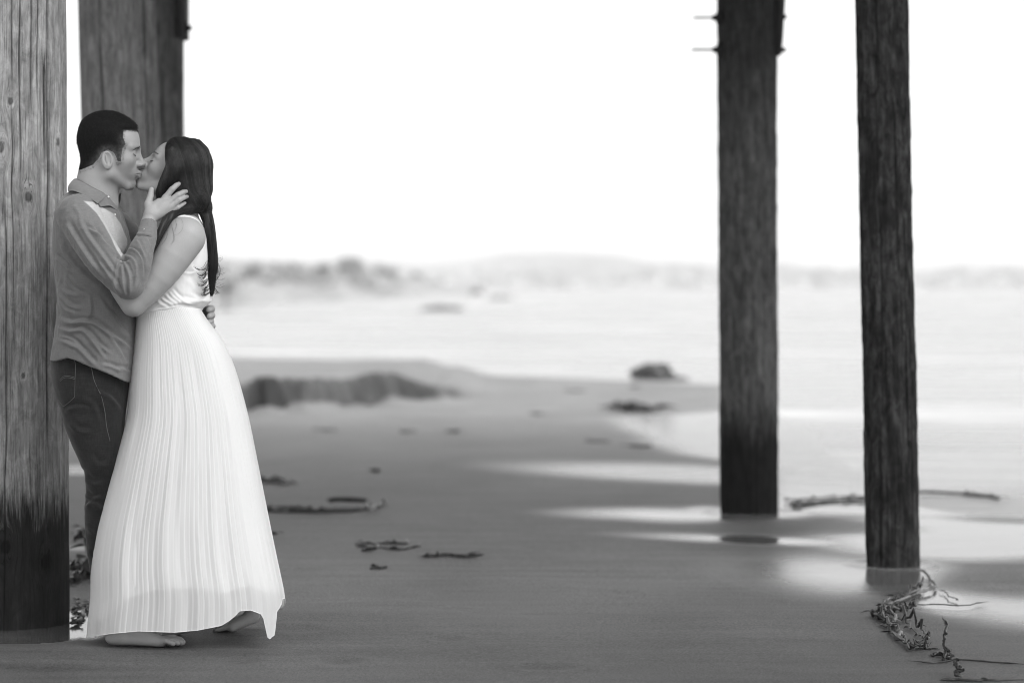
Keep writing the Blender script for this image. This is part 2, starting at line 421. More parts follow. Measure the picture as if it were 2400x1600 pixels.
HOUSES = [(575, 668, 640, 230, 34, 'white house catching the light beside the dark hair of the woman'),
          (655, 664, 642, 300, 26, 'pale house left of the tall trees on the headland'),
          (868, 662, 640, 400, 26, 'pale house just right of the tallest shore tree'),
          (1045, 664, 648, 1320, 26, 'leftmost pale house across the open bay'),
          (1120, 652, 634, 1380, 22, 'pale house high on the left of the far town'),
          (1205, 664, 646, 1320, 30, 'wide pale house at the water below the hill top'),
          (1290, 650, 632, 1390, 24, 'pale house near the top of the far hill'),
          (1350, 664, 648, 1320, 24, 'pale house at the water under the hill top'),
          (1440, 655, 638, 1370, 26, 'pale house on the right slope of the far hill'),
          (1530, 662, 644, 1320, 30, 'broad pale house between the hill and the middle pile'),
          (1600, 650, 634, 1390, 22, 'pale house high up just left of the middle pile'),
          (1655, 664, 648, 1320, 22, 'pale house touching the left edge of the middle pile'),
          (1880, 662, 646, 1320, 28, 'pale house between the two right piles'),
          (1950, 652, 638, 1380, 22, 'smaller pale house between the two right piles, higher up'),
          (2230, 662, 646, 1320, 28, 'pale house at the water right of the rightmost pile'),
          (2340, 654, 638, 1370, 26, 'pale house on the hill at the right edge')]
for q in HOUSES: house(*q)

# ------------------------------------------------------------------ piles
def wood_mat(name, lo, hi, wet_z, wet_col, wet_soft=.12, patch=.5, top_shade=None):
    t = NT(name)
    g = t.coord((1, 1, 1), attr='grain')          # u = metres round the trunk, v = metres along it
    a = t.noise(t.coord((9, .8, 1), attr='grain'), 6, 6, .68, .5)
    b = t.noise(t.coord((60, 1.6, 1), attr='grain'), 6, 5, .7, .1)
    hl = t.noise(t.coord((110, .9, 1), attr='grain'), 3, 3, .6, .2)
    bl = t.noise(t.coord((8, 3.6, 1), attr='grain'), 3.5, 6, .72, .9)
    p = t.noise(t.coord((5, .8, 1), attr='grain'), 4, 4, .6, 1.0)
    base = t.ramp(a, [(.28, lo), (.5, (lo + hi) / 2), (.72, hi)])
    base = t.math('MULTIPLY', base, t.ramp(b, [(.30, .45), (.46, .95), (.6, 1.05), (.75, 1.3)]))
    base = t.math('MULTIPLY', base, t.ramp(p, [(.42, 1 - patch * .5), (.5, 1.0), (.62, 1 + patch * .45)]))
    base = t.math('MULTIPLY', base, t.ramp(bl, [(.34, 1 - patch * .75), (.5, 1.0), (.66, 1 + patch * .8)]))
    base = t.math('MULTIPLY', base, t.ramp(hl, [(.36, .35), (.41, 1.0)]))
    crack = t.attr('crack'); base = t.math('MULTIPLY', base, t.mix(crack, 1.0, .18))
    knot = t.attr('knot'); base = t.math('MULTIPLY', base, t.mix(knot, 1.0, .35))
    z = t.n('ShaderNodeSeparateXYZ'); t.l(t.n('ShaderNodeNewGeometry').outputs['Position'], z.inputs[0])
    zz = t.math('ADD', z.outputs[2], t.math('MULTIPLY_ADD', a, .30, -.15)); zz = t.math('ADD', zz, t.math('MULTIPLY_ADD', b, .35, -.17))
    w = t.n('ShaderNodeMapRange', interpolation_type='SMOOTHSTEP'); t.l(zz, w.inputs[0])
    w.inputs[1].default_value = wet_z - wet_soft; w.inputs[2].default_value = wet_z + wet_soft; w.inputs[3].default_value = 1; w.inputs[4].default_value = 0
    wv = w.outputs[0]
    base = t.mix(wv, base, t.math('MULTIPLY', base, wet_col))
    if top_shade:
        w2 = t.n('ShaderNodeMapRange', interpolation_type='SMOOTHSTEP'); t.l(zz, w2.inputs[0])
        w2.inputs[1].default_value = top_shade[0]; w2.inputs[2].default_value = top_shade[1]; w2.inputs[3].default_value = 0; w2.inputs[4].default_value = 1
        base = t.math('MULTIPLY', base, t.mix(w2.outputs[0], 1.0, top_shade[2]))      # deck shade on the upper pile, painted into the wood colour
    t.set(Base_Color=base, Roughness=t.mix(wv, .85, .75), Specular_IOR_Level=.12,
          Normal=t.bump(t.math('ADD', b, t.math('MULTIPLY', a, 1.5)), .7, .004))
    return t.m

def pile(base, top, r0, r1, mat, label, seed, ncol=160, nrow=260, cracks=10, knots=(), crack_list=(), rough=.006, group='timber piles of the pier'):
    rng = np.random.default_rng(seed)
    b = np.array(base, float); tp = np.array(top, float)
    th = np.linspace(0, 2 * np.pi, ncol, endpoint=False); v = np.linspace(0, 1, nrow)
    TH, V = np.meshgrid(th, v, indexing='ij')
    L = np.linalg.norm(tp - b); R = r0 + (r1 - r0) * V; Zl = V * L
    cx, cy = np.cos(TH), np.sin(TH)
    R = R * (1 + .012 * fbm(cx * 1.5, cy * 1.5, Zl * .6)) + rough * fbm(cx * 9 + 40, cy * 9 + 40, Zl * 1.3, 4)
    R = R + rough * .5 * fbm(cx * 26 + 40, cy * 26 + 40, Zl * 2.2, 3) + rough * .35 * fbm(cx * 14, cy * 14, Zl * 16, 3) * (rough > .008)
    crack = np.zeros_like(R)
    allc = [(rng.uniform(0, 2 * np.pi), rng.uniform(-.3, .9) * L, rng.uniform(.3, 2.2), rng.uniform(.0015, .0035), rng.uniform(.004, .010)) for _ in range(cracks)] + list(crack_list)
    for (t0, z0, ln, w, dp) in allc:
        tc = t0 + .05 * vnoise(Zl * 1.1 + t0 * 7, 2.2) + .015 * vnoise(Zl * 6 + t0, 5.2)
        d = np.abs((TH - tc + np.pi) % (2 * np.pi) - np.pi) * R
        end = sstep(0, .25, Zl - z0) * (1 - sstep(ln * .8, ln, Zl - z0))
        c_ = np.exp(-(d / (w + 1e-4)) ** 2) * end
        R = R - dp * c_; crack = np.maximum(crack, c_)
    U = TH * r0; gU = U.copy(); gV = Zl.copy(); knot = np.zeros_like(R)
    for (t0, z0, kr) in knots:
        du = ((TH - t0 + np.pi) % (2 * np.pi) - np.pi) * R; dz = Zl - z0
        d = np.sqrt(du ** 2 + (dz * .72) ** 2)
        gU += np.sign(du) * kr * 1.6 * np.exp(-(d / (kr * 2.6)) ** 2) * -1 * sstep(0, kr, np.abs(du))
        knot = np.maximum(knot, 1 - sstep(kr * .75, kr * 1.0, d))
        R = R + kr * .22 * np.exp(-(d / (kr * 2.0)) ** 2) - .004 * np.exp(-((d - kr) / .003) ** 2)
    ax = (tp - b) / L
    P = b + Zl[..., None] * ax + np.stack([R * cx, R * cy, 0 * R], -1)
    o = add_mesh('pier_pile', P.reshape(-1, 3), grid_faces(ncol, nrow, True), mat)
    fattr(o, 'crack', crack.ravel()); fattr(o, 'knot', knot.ravel()); vattr(o, 'grain', np.stack([gU, gV, 0 * gU], -1).reshape(-1, 3))
    tag(o, label, 'pier pile', group)
    return o

TOPZ = 4.3
def lean(base, px_top, py_top=0.0):
    """top point at TOPZ of an axis that passes the photo's top row at px_top"""
    z1 = CAMZ + (HOR - py_top) / F * base[1]; x1 = gx(px_top, base[1])
    k = (TOPZ - base[2]) / (z1 - base[2]); return (base[0] + (x1 - base[0]) * k, base[1], TOPZ)
m_big = wood_mat('weathered_fir', .19, .33, .46, .07, .10, .38)
m_back = wood_mat('mid_grey_fir', .15, .26, .6, .35, .1, .35)  # mid grey wood, darker wet foot
m_back2 = wood_mat('darker_grey_fir', .08, .16, .50, .10, .16, .5)  # darker grey blotchy wood, dark wet foot
m_mid = wood_mat('grey_fir', .06, .16, .50, .09, .16, .5, (1.7, 2.7, .35))  # last argument: painted deck shade at the upper end
m_right = wood_mat('dark_tarred_fir', .020, .06, 1.0, .72, .3, 1.0)

def P_at(px, py, Y, z=None): return (gx(px, Y), Y, CAMZ + (HOR - py) / F * Y)
b = (gx(14, 8.62), 8.62, -.35)
def zrow(py, Y=8.42): return CAMZ + (HOR - py) / F * Y + .35
def ang(px, R=.222, Yc=8.62):    # angle on the front of the big pile for a photo column
    return -math.acos(max(-.99, min(.99, (gx(px, 8.45) - b[0]) / R)))
pile(b, (b[0] - .01, 8.62, TOPZ), .222, .212, m_big, 'big pale weathered pile that the man leans his back against', 1, 520, 700, 46,
     knots=[(ang(34), zrow(237), .011), (ang(130), zrow(328), .0115), (ang(9), zrow(345), .018), (ang(72), zrow(461), .015),
            (ang(104), zrow(1322), .022), (ang(20), zrow(1280), .02), (ang(60), zrow(880), .008)],
     crack_list=[(ang(112), zrow(1100), 4.2, .004, .016), (ang(78), zrow(330), 2.2, .0022, .010), (ang(60), zrow(500), 1.6, .002, .008),
                 (ang(36), zrow(760), .8, .0018, .008), (ang(95), zrow(300), .9, .003, .008), (ang(140), zrow(900), 1.6, .002, .006), (ang(107), zrow(440), .5, .004, .012)])
b = (gx(322, 11.15), 11.15, -.4)
pb1 = pile(b, lean(b, 274), .178, .176, m_back, 'tapered grey pile rising behind the two heads', 2, 160, 240, 12)
b = (gx(352, 13.2), 13.2, -.4)
pb2 = pile(b, lean(b, 354), .176, .182, m_back2, 'darker pile with a bolted board, half hidden behind the grey one', 3, 160, 240, 10)
b = (gx(1757, 12.85), 12.85, -.4)
pm = pile(b, lean(b, 1750), .148, .159, m_mid, 'middle pile with two long bolts sticking out near the top', 4, 260, 400, 16, rough=.010)
b = (gx(2098, 10.41), 10.41, -.4)
pr = pile(b, lean(b, 2066), .110, .1085, m_right, 'slim dark leaning pile on the far right with kelp at its foot', 5, 260, 420, 18, rough=.011)

iron_m = simple_mat('rusty_iron', .018, .7, .4, 60, .5, .004, Metallic=.4)
brace_m = simple_mat('black_timber', .02, .8, .4, 30, .5, .004, (4, 4, .5))
def bolt(parent, px_tip, px_face, py, Y, big=1.0):
    """threaded rod with nut and washer standing out of a pile, tip at px_tip"""
    z = CAMZ + (HOR - py) / F * Y; x0 = gx(px_tip, Y); x1 = gx(px_face, Y); sgn = 1 if x0 < x1 else -1
    rod, f1 = tubes([[(x0, Y, z), ((x0 + x1) / 2, Y, z + .001), (x1 + sgn * .05, Y, z)]], [[.0055 * big] * 3], 8)
    o = add_mesh('bolt_rod', rod, f1, iron_m, parent)
    nv, nf = tubes([[(x1 - sgn * .030, Y, z), (x1 - sgn * .006, Y, z)]], [[.015 * big, .017 * big]], 6); n_ = add_mesh('nut', nv, nf, iron_m, o, False)
    wv, wf = tubes([[(x1 - sgn * .008, Y, z), (x1 + sgn * .012, Y, z)]], [[.034 * big, .046 * big]], 16); w_ = add_mesh('washer', wv, wf, iron_m, o, False)
    return o
bolt(pm, 1625, 1683, 42, 12.78); bolt(pm, 1622, 1684, 117, 12.78)
bolt(pm, 1839, 1830, 40, 12.9, .8); bolt(pm, 1837, 1828, 117, 12.9, .8)
bolt(pb2, 445, 436, 66, 13.15, .9)
def board(parent, pts, y0, y1, name='brace_board'):
    """timber board: outline of photo points at mean distance, real thickness"""
    n = len(pts); Ym = (y0 + y1) / 2
    fr = [(gx(p, Ym), y0, CAMZ + (HOR - q) / F * Ym) for p, q in pts]; bk = [(x, y1, z) for x, _, z in fr]
    v = fr + bk
    quads = np.array([(i, (i + 1) % n, (i + 1) % n + n, i + n) for i in range(n)])
    return add_mesh(name, v, [quads, np.array([list(range(n))[::-1]]), np.array([list(range(n, 2 * n))])], brace_m, parent, False)
board(pm, [(1812, 134), (1826, 130), (1830, 90), (1838, -60), (1846, -300), (1812, -300)], 12.78, 13.02)
board(pb2, [(424, 92), (437, 90), (436, 40), (438, -300), (420, -300)], 13.05, 13.28)

# the pier deck above, out of the picture, that shades the piles and the sand beneath it
deck_m = simple_mat('pier_deck_timber', .10, .85, .3, 4, .4, .004, (1, .2, 1))
V = []; Fc = []; o = 0
for k in range(36):
    v, f = boxv(-7.5, 6.4, 7.3 + k * .30, 7.3 + k * .30 + .27, TOPZ + .35, TOPZ + .43); V.append(v); Fc.append(f + o); o += 8
for x in (-6, -4.2, -2.4, -.6, 1.2, 2.6, 4.2, 6):
    v, f = boxv(x, x + .15, 7.3, 18, TOPZ + .05, TOPZ + .347); V.append(v); Fc.append(f + o); o += 8
for y in (8.5, 11.0, 13.1, 16):
    v, f = boxv(-7.4, 6.3, y, y + .3, TOPZ - .3, TOPZ + .047); V.append(v); Fc.append(f + o); o += 8
deck = add_mesh('pier_deck', np.vstack(V), np.vstack(Fc), deck_m, smooth=False); tag(deck, kind='structure')

# ------------------------------------------------------------------ kelp, driftwood, small wrack
kelp_m = simple_mat('dark_kelp', .018, .35, .5, 60, .5, .002)
dry_m = simple_mat('dry_kelp_stalk', .15, .6, .5, 50, .5, .002)
def strand(pts, r, wob=.01, seed=0, n=24, zoff=.006, lift=0.0, taper=True):
    """points on the ground in photo pixels (optionally with a third height in metres) -> polyline, radii"""
    rng = np.random.default_rng(seed)
    q = np.array([gpt(p[0], p[1]) if len(p) == 2 else (lambda g: (g[0], g[1], p[2]))(gpt(p[0], p[1])) for p in pts], float)
    q = resample(q, n); w_ = rng.normal(size=(n, 2)); w_ = (w_ + np.roll(w_, 1, 0) + np.roll(w_, 2, 0)) / 1.7; q[:, :2] += w_ * wob; q[:, 2] += zoff + np.abs(rng.normal(size=n)) * lift
    rr = r * (.85 + .3 * rng.random(n)); 
    if taper: rr *= np.clip(np.minimum(np.arange(n), n - 1 - np.arange(n)) / 3.0, .25, 1)
    return q, rr
def blades(center, n, ln, w, rng, flat=.35):
    """leafy blades lying about a point"""
    V = []; Fq = []; o = 0
    for k in range(n):
        a = rng.uniform(0, 2 * np.pi); d = np.array([math.cos(a), math.sin(a), 0]); s = np.array([-d[1], d[0], 0])
        L = ln * rng.uniform(.5, 1.2); c0 = np.array(center[k % len(center)]) + rng.normal(size=3) * (.012, .012, 0)
        m = 5; tt = np.linspace(0, 1, m); ww = w * np.sin(np.pi * (tt * .9 + .05)) * rng.uniform(.6, 1.2)
        mid = c0 + d * (tt[:, None] * L) + np.array([0, 0, 1.0]) * (.006 + flat * L * np.sin(tt * 3 + rng.random())[:, None] * rng.random() * .5)
        tw = rng.uniform(-1, 1)
        sv = s + np.array([0, 0, tw])
        A = mid - sv * ww[:, None]; B = mid + sv * ww[:, None]
        V.append(np.concatenate([A, B])); 
        i = np.arange(m - 1); Fq.append(np.stack([i, i + 1, i + 1 + m, i + m], -1) + o); o += 2 * m
    return np.vstack(V), np.vstack(Fq)
def kelp(name, strands, label, cat, seed=0, leaf=0, leaf_len=.06, leaf_w=.012, mat=None, lift=.0, wob=.006, group=None, zoff=.006):
    rng = np.random.default_rng(seed); mat = mat or kelp_m
    V = []; Fc = []; o = 0; pts = []
    for k, (p, r) in enumerate(strands):
        q, rr = strand(p, r, wob, seed + k, 26, zoff, lift); v, f = tubes([q], [rr], 6)
        V.append(v); Fc += [g + o for g in f]; o += len(v); pts += [tuple(x) for x in q]
    if leaf:
        rng.shuffle(pts); v, f = blades(pts, leaf, leaf_len, leaf_w, rng); V.append(v); Fc.append(f + o); o += len(v)
    ob_ = add_mesh(name, np.vstack(V), Fc, mat); tag(ob_, label, cat, group); return ob_

root = empty('kelp_clump', gpt(2120, 1450)); tag(root, 'tangled kelp clump snaking from the rightmost pile towards the camera', 'seaweed')
def under(o, root):
    o.parent = root; o.matrix_parent_inverse = root.matrix_world.inverted() if False else o.matrix_parent_inverse
    o.location = (-root.location[0], -root.location[1], -root.location[2])
    for k in ('label', 'category', 'group'):
        if k in o: del o[k]
o1 = kelp('stalk', [([(2150, 1345, .004), (2172, 1348), (2186, 1370), (2184, 1385), (2140, 1398), (2100, 1415), (2072, 1424), (2060, 1432)], 0.0056),
                    ([(2184, 1388), (2130, 1394), (2086, 1410), (2066, 1420)], 0.0037)], 'x', 'x', 21, 0, mat=dry_m, lift=.006)
o2 = kelp('stalk', [([(2066, 1428), (2088, 1450), (2100, 1478), (2112, 1500), (2124, 1520)], 0.0062), ([(2075, 1425), (2062, 1450), (2075, 1468)], 0.0050)], 'x', 'x', 22, 3, .04, .009, mat=dry_m, lift=.008)
o3 = kelp('fronds', [([(2056, 1435), (2070, 1430), (2110, 1440), (2140, 1470), (2165, 1490)], 0.0056), ([(2060, 1440), (2080, 1470), (2100, 1490), (2130, 1525), (2160, 1528)], 0.0056),
                    ([(2165, 1490), (2172, 1505), (2150, 1520), (2180, 1528)], 0.0037), ([(2058, 1440), (2054, 1450), (2075, 1475)], 0.0068),
                    ([(2085, 1412), (2115, 1405), (2150, 1385), (2160, 1372)], 0.0043), ([(2070, 1440), (2110, 1462), (2150, 1490), (2170, 1512)], 0.0025), ([(2090, 1436), (2080, 1452), (2110, 1492), (2140, 1530)], 0.0025), ([(2066, 1446), (2096, 1440), (2130, 1428)], 0.0025), ([(2100, 1430), (2130, 1432), (2145, 1420)], 0.0050)], 'x', 'x', 23, 44, .04, .004, lift=.014)
o4 = kelp('fronds', [([(2145, 1420), (2190, 1419), (2260, 1421), (2320, 1412)], 0.0022), ([(2196, 1382), (2225, 1398), (2246, 1412)], 0.0020), ([(2130, 1525), (2200, 1523)], 0.0025)], 'x', 'x', 24, 0)
for o_ in (o1, o2, o3, o4): under(o_, root)
kelp('kelp_stick', [([(2210, 1520, .10), (2214, 1538, .05), (2215, 1552, .0)], .006), ([(2226, 1540, .02), (2212, 1552)], .004), ([(2185, 1542), (2192, 1535), (2212, 1540), (2235, 1550)], .005),
                    ([(2130, 1552), (2180, 1556), (2240, 1550), (2320, 1553), (2410, 1562)], .0025)], 'black upright kelp stub with a long thread trailing off the right edge', 'seaweed', 31, 4, .03, .008)
kelp('kelp_stick', [([(2240, 1582, .05), (2246, 1598, .01)], .007), ([(2200, 1598), (2240, 1596), (2300, 1598), (2400, 1597)], .004)], 'black kelp stub cut off by the bottom edge of the picture', 'seaweed', 32, 3, .03, .008)
kelp('kelp_strand', [([(1850, 1188), (1880, 1183), (1930, 1176), (2000, 1172), (2050, 1171)], .008), ([(1838, 1174), (1920, 1168), (2030, 1164)], .005)], 'ragged kelp strand in the shallows between the two right piles', 'seaweed', 41, 34, .05, .007, zoff=.004)
kelp('kelp_strand', [([(2140, 1153), (2200, 1155), (2270, 1160), (2330, 1166)], .009), ([(2250, 1158), (2320, 1164), (2345, 1170)], .010)], 'dark kelp strand in the water right of the rightmost pile', 'seaweed', 42, 22, .05, .008, zoff=.004)
kelp('kelp_strand', [([(600, 1200), (640, 1199), (700, 1201), (780, 1200), (840, 1196), (885, 1188), (900, 1176)], .014), ([(600, 1197), (680, 1195), (740, 1199)], .018)], 'long dark kelp stalk lying behind the hem of the dress', 'seaweed', 43, 30, .06, .014)
o5 = kelp('driftwood_stick', [([(764, 1183, .02), (800, 1185, .03), (862, 1188, .03)], .014)], 'short dark stick lying on the kelp stalk with a pale tip', 'driftwood', 44)
v, f = leaf_cloud(30, *gpt(872, 1183, .03), .035, .03, .02, .018, np.random.default_rng(5)); add_mesh('pale_tip', v, f, simple_mat('pale_husk', .5, .7), o5, False)
kelp('kelp_strand', [([(832, 1279), (870, 1275), (890, 1284), (850, 1292), (880, 1290)], .007), ([(885, 1278), (900, 1286), (940, 1289), (975, 1282), (978, 1273)], .005), ([(885, 1275), (960, 1275)], .005)], 'curled kelp strand on the open sand, left of the straight one', 'seaweed', 45, 14, .05, .009)
kelp('kelp_strand', [([(985, 1306), (1020, 1304), (1045, 1302), (1085, 1305), (1130, 1301)], .008)], 'straight kelp strand lying alone right of the curled one', 'seaweed', 46, 8, .05, .01)
kelp('kelp_strand', [([(872, 1334), (890, 1333), (905, 1331)], .006)], 'tiny kelp scrap in front of the curled strand', 'seaweed', 47, 3, .03, .008)
kelp('kelp_strand', [([(612, 1115), (635, 1125), (670, 1128)], .012), ([(612, 1130), (680, 1135)], .008)], 'faint kelp bits right of the dress, at knee height', 'seaweed', 48, 14, .08, .015)
kelp('kelp_clump', [([(172, 1302, .05), (185, 1310, .10), (200, 1325, .08), (212, 1352, .0)], .009), ([(168, 1352), (190, 1350, .03), (215, 1345)], .012), ([(160, 1380), (190, 1372, .02), (216, 1362)], .008)], 'dark kelp heap showing between the big pile and the dress', 'seaweed', 49, 60, .08, .018, lift=.02)
kelp('kelp_twigs', [([(165, 1420), (185, 1428), (200, 1424), (216, 1432)], .005), ([(200, 1428), (190, 1450), (180, 1462)], .006), ([(163, 1464), (178, 1461), (184, 1464)], .006), ([(170, 1400), (190, 1420), (214, 1436)], .003), ([(214, 1402), (190, 1428), (165, 1440)], .003)],
     'thin dark twigs lying in the bright puddle beside the big pile', 'seaweed', 50, 22, .02, .005)
k = 0
for (px, py, w, lab) in [(765, 1008, 28, 'small wrack scrap far out on the sand, leftmost of the row'), (950, 1012, 12, 'small dark speck of wrack in the middle of the row'),
                    (1060, 1010, 14, 'small wrack speck right in the row beyond the open sand'), (1255, 970, 18, 'dark wrack dot on the sand left of the kelp heap'),
                    (1500, 1045, 30, 'wrack scrap in the bright shallow left of the middle pile'), (1400, 1034, 30, 'faint wrack scrap left of the bright shallow'),
                    (1345, 915, 26, 'small wrack scrap below the shoreline'), (640, 1252, 8, 'tiny wrack bit just right of the dress'), (1485, 905, 14, 'wrack bit right under the dark mound'), (880, 1103, 8, 'lone speck of wrack in mid sand')]:
    kelp('wrack_scrap', [([(px - w, py), (px, py + 2), (px + w, py + 1)], .007)], lab, 'seaweed', 60 + k, 8, .045, .008, group='wrack scraps on the sand'); k += 1
kelp('kelp_heap', [([(1440, 962), (1470, 955), (1510, 958), (1560, 960)], .02), ([(1450, 964), (1530, 964)], .022)], 'low ragged kelp heap on the sand left of the middle pile', 'seaweed', 80, 90, .13, .02, lift=.02)
# dark mound at the waterline
def lump(name, px, py, w, h, label, seed, pts=1600, mat=None, d=None):
    g = gpt(px, py, -.02); rng = np.random.default_rng(seed)
    nu, nv = 48, 20; U, V_ = np.meshgrid(np.linspace(0, 2 * np.pi, nu, endpoint=False), np.linspace(0, np.pi / 2, nv), indexing='ij')
    r = 1 + .22 * fbm(np.cos(U) * 2, np.sin(U) * 2, V_ * 2 + seed)
    X = w * r * np.cos(V_) * np.cos(U); Y = w * .7 * r * np.cos(V_) * np.sin(U); Z = h * r * np.sin(V_) * (1 + .25 * fbm(X * 9, Y * 9, seed))
    o = add_mesh(name, np.stack([X, Y, Z], -1).reshape(-1, 3), grid_faces(nu, nv, True), mat or kelp_m); o.location = g
    v, f = leaf_cloud(160, 0, 0, h * .35, w * 1.05, w * .6, h * .55, .022, rng); v[:, 2] = np.abs(v[:, 2])
    return tag(o, label, 'rock'), tag(add_mesh('weed_tufts', v, f, kelp_m, o, False), kind='stuff')
lump('mound_of_weed', 1528, 884, .30, .17, 'dark weed-covered mound at the edge of the water', 3)
lump('flat_rock', 1570, 890, .24, .05, 'low dark rock trailing right from the weed-covered mound', 5)
lump('sea_rock', 1035, 730, 1.1, .28, 'dark rock standing out of the bright water', 7)
lump('sea_rock', 1172, 702, 1.3, .3, 'fainter rock farther out in the bright water', 8)

# ------------------------------------------------------------------ haze over the bay
hz = NT('haze_air'); hz.t.nodes.remove(hz.b)
pv = hz.n('ShaderNodeVolumePrincipled'); pv.inputs['Color'].default_value = (.96, .96, .96, 1); pv.inputs['Density'].default_value = .0005
hz.l(pv.outputs[0], hz.t.nodes['Material Output'].inputs['Volume'])
v, f = boxv(-4200, 4200, -30, 4600, -3, 60)
haze = add_mesh('haze', v, f, hz.m, smooth=False); tag(haze, kind='stuff')
# ------------------------------------------------------------------ sculpting: signed distance fields meshed with surface nets
# figure space: x, y = photo pixels at the couple's distance (y down), d = pixels of depth (away from the camera)
def Pt(x, y, d=0.0):
    k = 1 + d / (FY * S); return np.array([1200 + (x - 1200) * k, HOR + (y - HOR) * k, d], float)
def to_world(V):
    V = np.asarray(V, float); return np.stack([(V[:, 0] - 1200) / S, FY + V[:, 2] / S, CAMZ + (HOR - V[:, 1]) / S], -1)
def to_photo(V):
    """figure-space vertices -> photo pixel columns and rows"""
    k = 1 + V[:, 2] / (FY * S); return 1200 + (V[:, 0] - 1200) / k, HOR + (V[:, 1] - HOR) / k

def smin(a, b, k):
    if k <= 0: return np.minimum(a, b)
    h = np.clip(.5 + .5 * (b - a) / k, 0, 1); return b + (a - b) * h - k * h * (1 - h)
def smax(a, b, k): return -smin(-a, -b, k)
def d_cone(P, a, b, ra, rb):
    ab = b - a; L2 = ab @ ab + 1e-9; h = np.clip(((P - a) @ ab) / L2, 0, 1)
    return np.linalg.norm(P - a - h[:, None] * ab, axis=1) - (ra + (rb - ra) * h)
def d_ell(P, c, r, M=None):
    q = P - c
    if M is not None: q = q @ M
    r = np.asarray(r, float); k0 = np.linalg.norm(q / r, axis=1); k1 = np.linalg.norm(q / (r * r), axis=1) + 1e-9
    return k0 * (k0 - 1) / k1
def rotz(deg):
    a = math.radians(deg); return np.array([[math.cos(a), -math.sin(a), 0], [math.sin(a), math.cos(a), 0], [0, 0, 1.0]])

class SDF:
    def __init__(s): s.ops = []
    def add(s, fn, k=6, op='u'): s.ops.append((fn, k, op)); return s
    def cone(s, a, b, ra, rb, k=6, op='u'):
        a = np.array(a, float); b = np.array(b, float); return s.add(lambda P: d_cone(P, a, b, ra, rb), k, op)
    def ell(s, c, r, k=6, op='u', rot=None):
        c = np.array(c, float); M = rotz(rot) if rot else None; return s.add(lambda P: d_ell(P, c, r, M), k, op)
    def chain(s, pts, rad, k=6, op='u', n=None):
        pts = np.array(pts, float); rad = np.array(rad, float)
        if n: 
            q = resample(np.column_stack([pts, rad]), n); pts, rad = q[:, :3], q[:, 3]
        def fn(P):
            r = None
            for i in range(len(pts) - 1):
                v = d_cone(P, pts[i], pts[i + 1], rad[i], rad[i + 1]); r = v if r is None else np.minimum(r, v)
            return r
        return s.add(fn, k, op)
    def loft(s, st, k=6, op='u', p=2.3):
        """stations (y, xleft, xright, half depth, centre depth)"""
        st = np.array(st, float)
        def fn(P):
            y = np.clip(P[:, 1], st[0, 0], st[-1, 0])
            xl, xr, b, dc = (np.interp(y, st[:, 0], st[:, i]) for i in (1, 2, 3, 4))
            a = (xr - xl) / 2; c = (xr + xl) / 2
            u = np.abs((P[:, 0] - c) / a); w = np.abs((P[:, 2] - dc) / b)
            r = (u ** p + w ** p) ** (1 / p)
            f = (r - 1) * np.minimum(a, b) * .9
            return np.maximum(f, np.maximum(st[0, 0] - P[:, 1], P[:, 1] - st[-1, 0]))
        return s.add(fn, k, op)
    def __call__(s, P):
        r = None
        for fn, k, op in s.ops:
            v = fn(P)
            if r is None: r = v
            elif op == 'u': r = smin(r, v, k)
            elif op == 's': r = smax(r, -v, k)
            elif op == 'i': r = smax(r, v, k)
        return r

_C = np.array([(i, j, k) for i in (0, 1) for j in (0, 1) for k in (0, 1)])
_E = [(a, b) for a in range(8) for b in range(a + 1, 8) if np.abs(_C[a] - _C[b]).sum() == 1]
def mesh_sdf(f, lo, hi, h, B=12):
    lo = np.array(lo, float); hi = np.array(hi, float)
    n = np.ceil((hi - lo) / h / B).astype(int) * B
    Fv = np.full(n, 1e3, np.float32)
    nb = n // B
    bi = np.stack(np.meshgrid(*[np.arange(q) for q in nb], indexing='ij'), -1).reshape(-1, 3)
    cen = lo + (bi * B + B / 2 - .5) * h
    fc = f(cen); rad = B * h * .87 * 1.35 + h
    loc = np.stack(np.meshgrid(*[np.arange(B)] * 3, indexing='ij'), -1).reshape(-1, 3)
    act = np.abs(fc) < rad
    for b_, v in zip(bi[~act], fc[~act]):
        x, y, z = b_ * B; Fv[x:x + B, y:y + B, z:z + B] = v
    A = bi[act]
    step = 64
    for q in range(0, len(A), step):
        g = A[q:q + step]; P = (lo + (g[:, None] * B + loc[None]) * h).reshape(-1, 3)
        vals = f(P).reshape(len(g), B, B, B)
        for b_, v in zip(g, vals):
            x, y, z = b_ * B; Fv[x:x + B, y:y + B, z:z + B] = v
    return surfnet(Fv, lo, h)
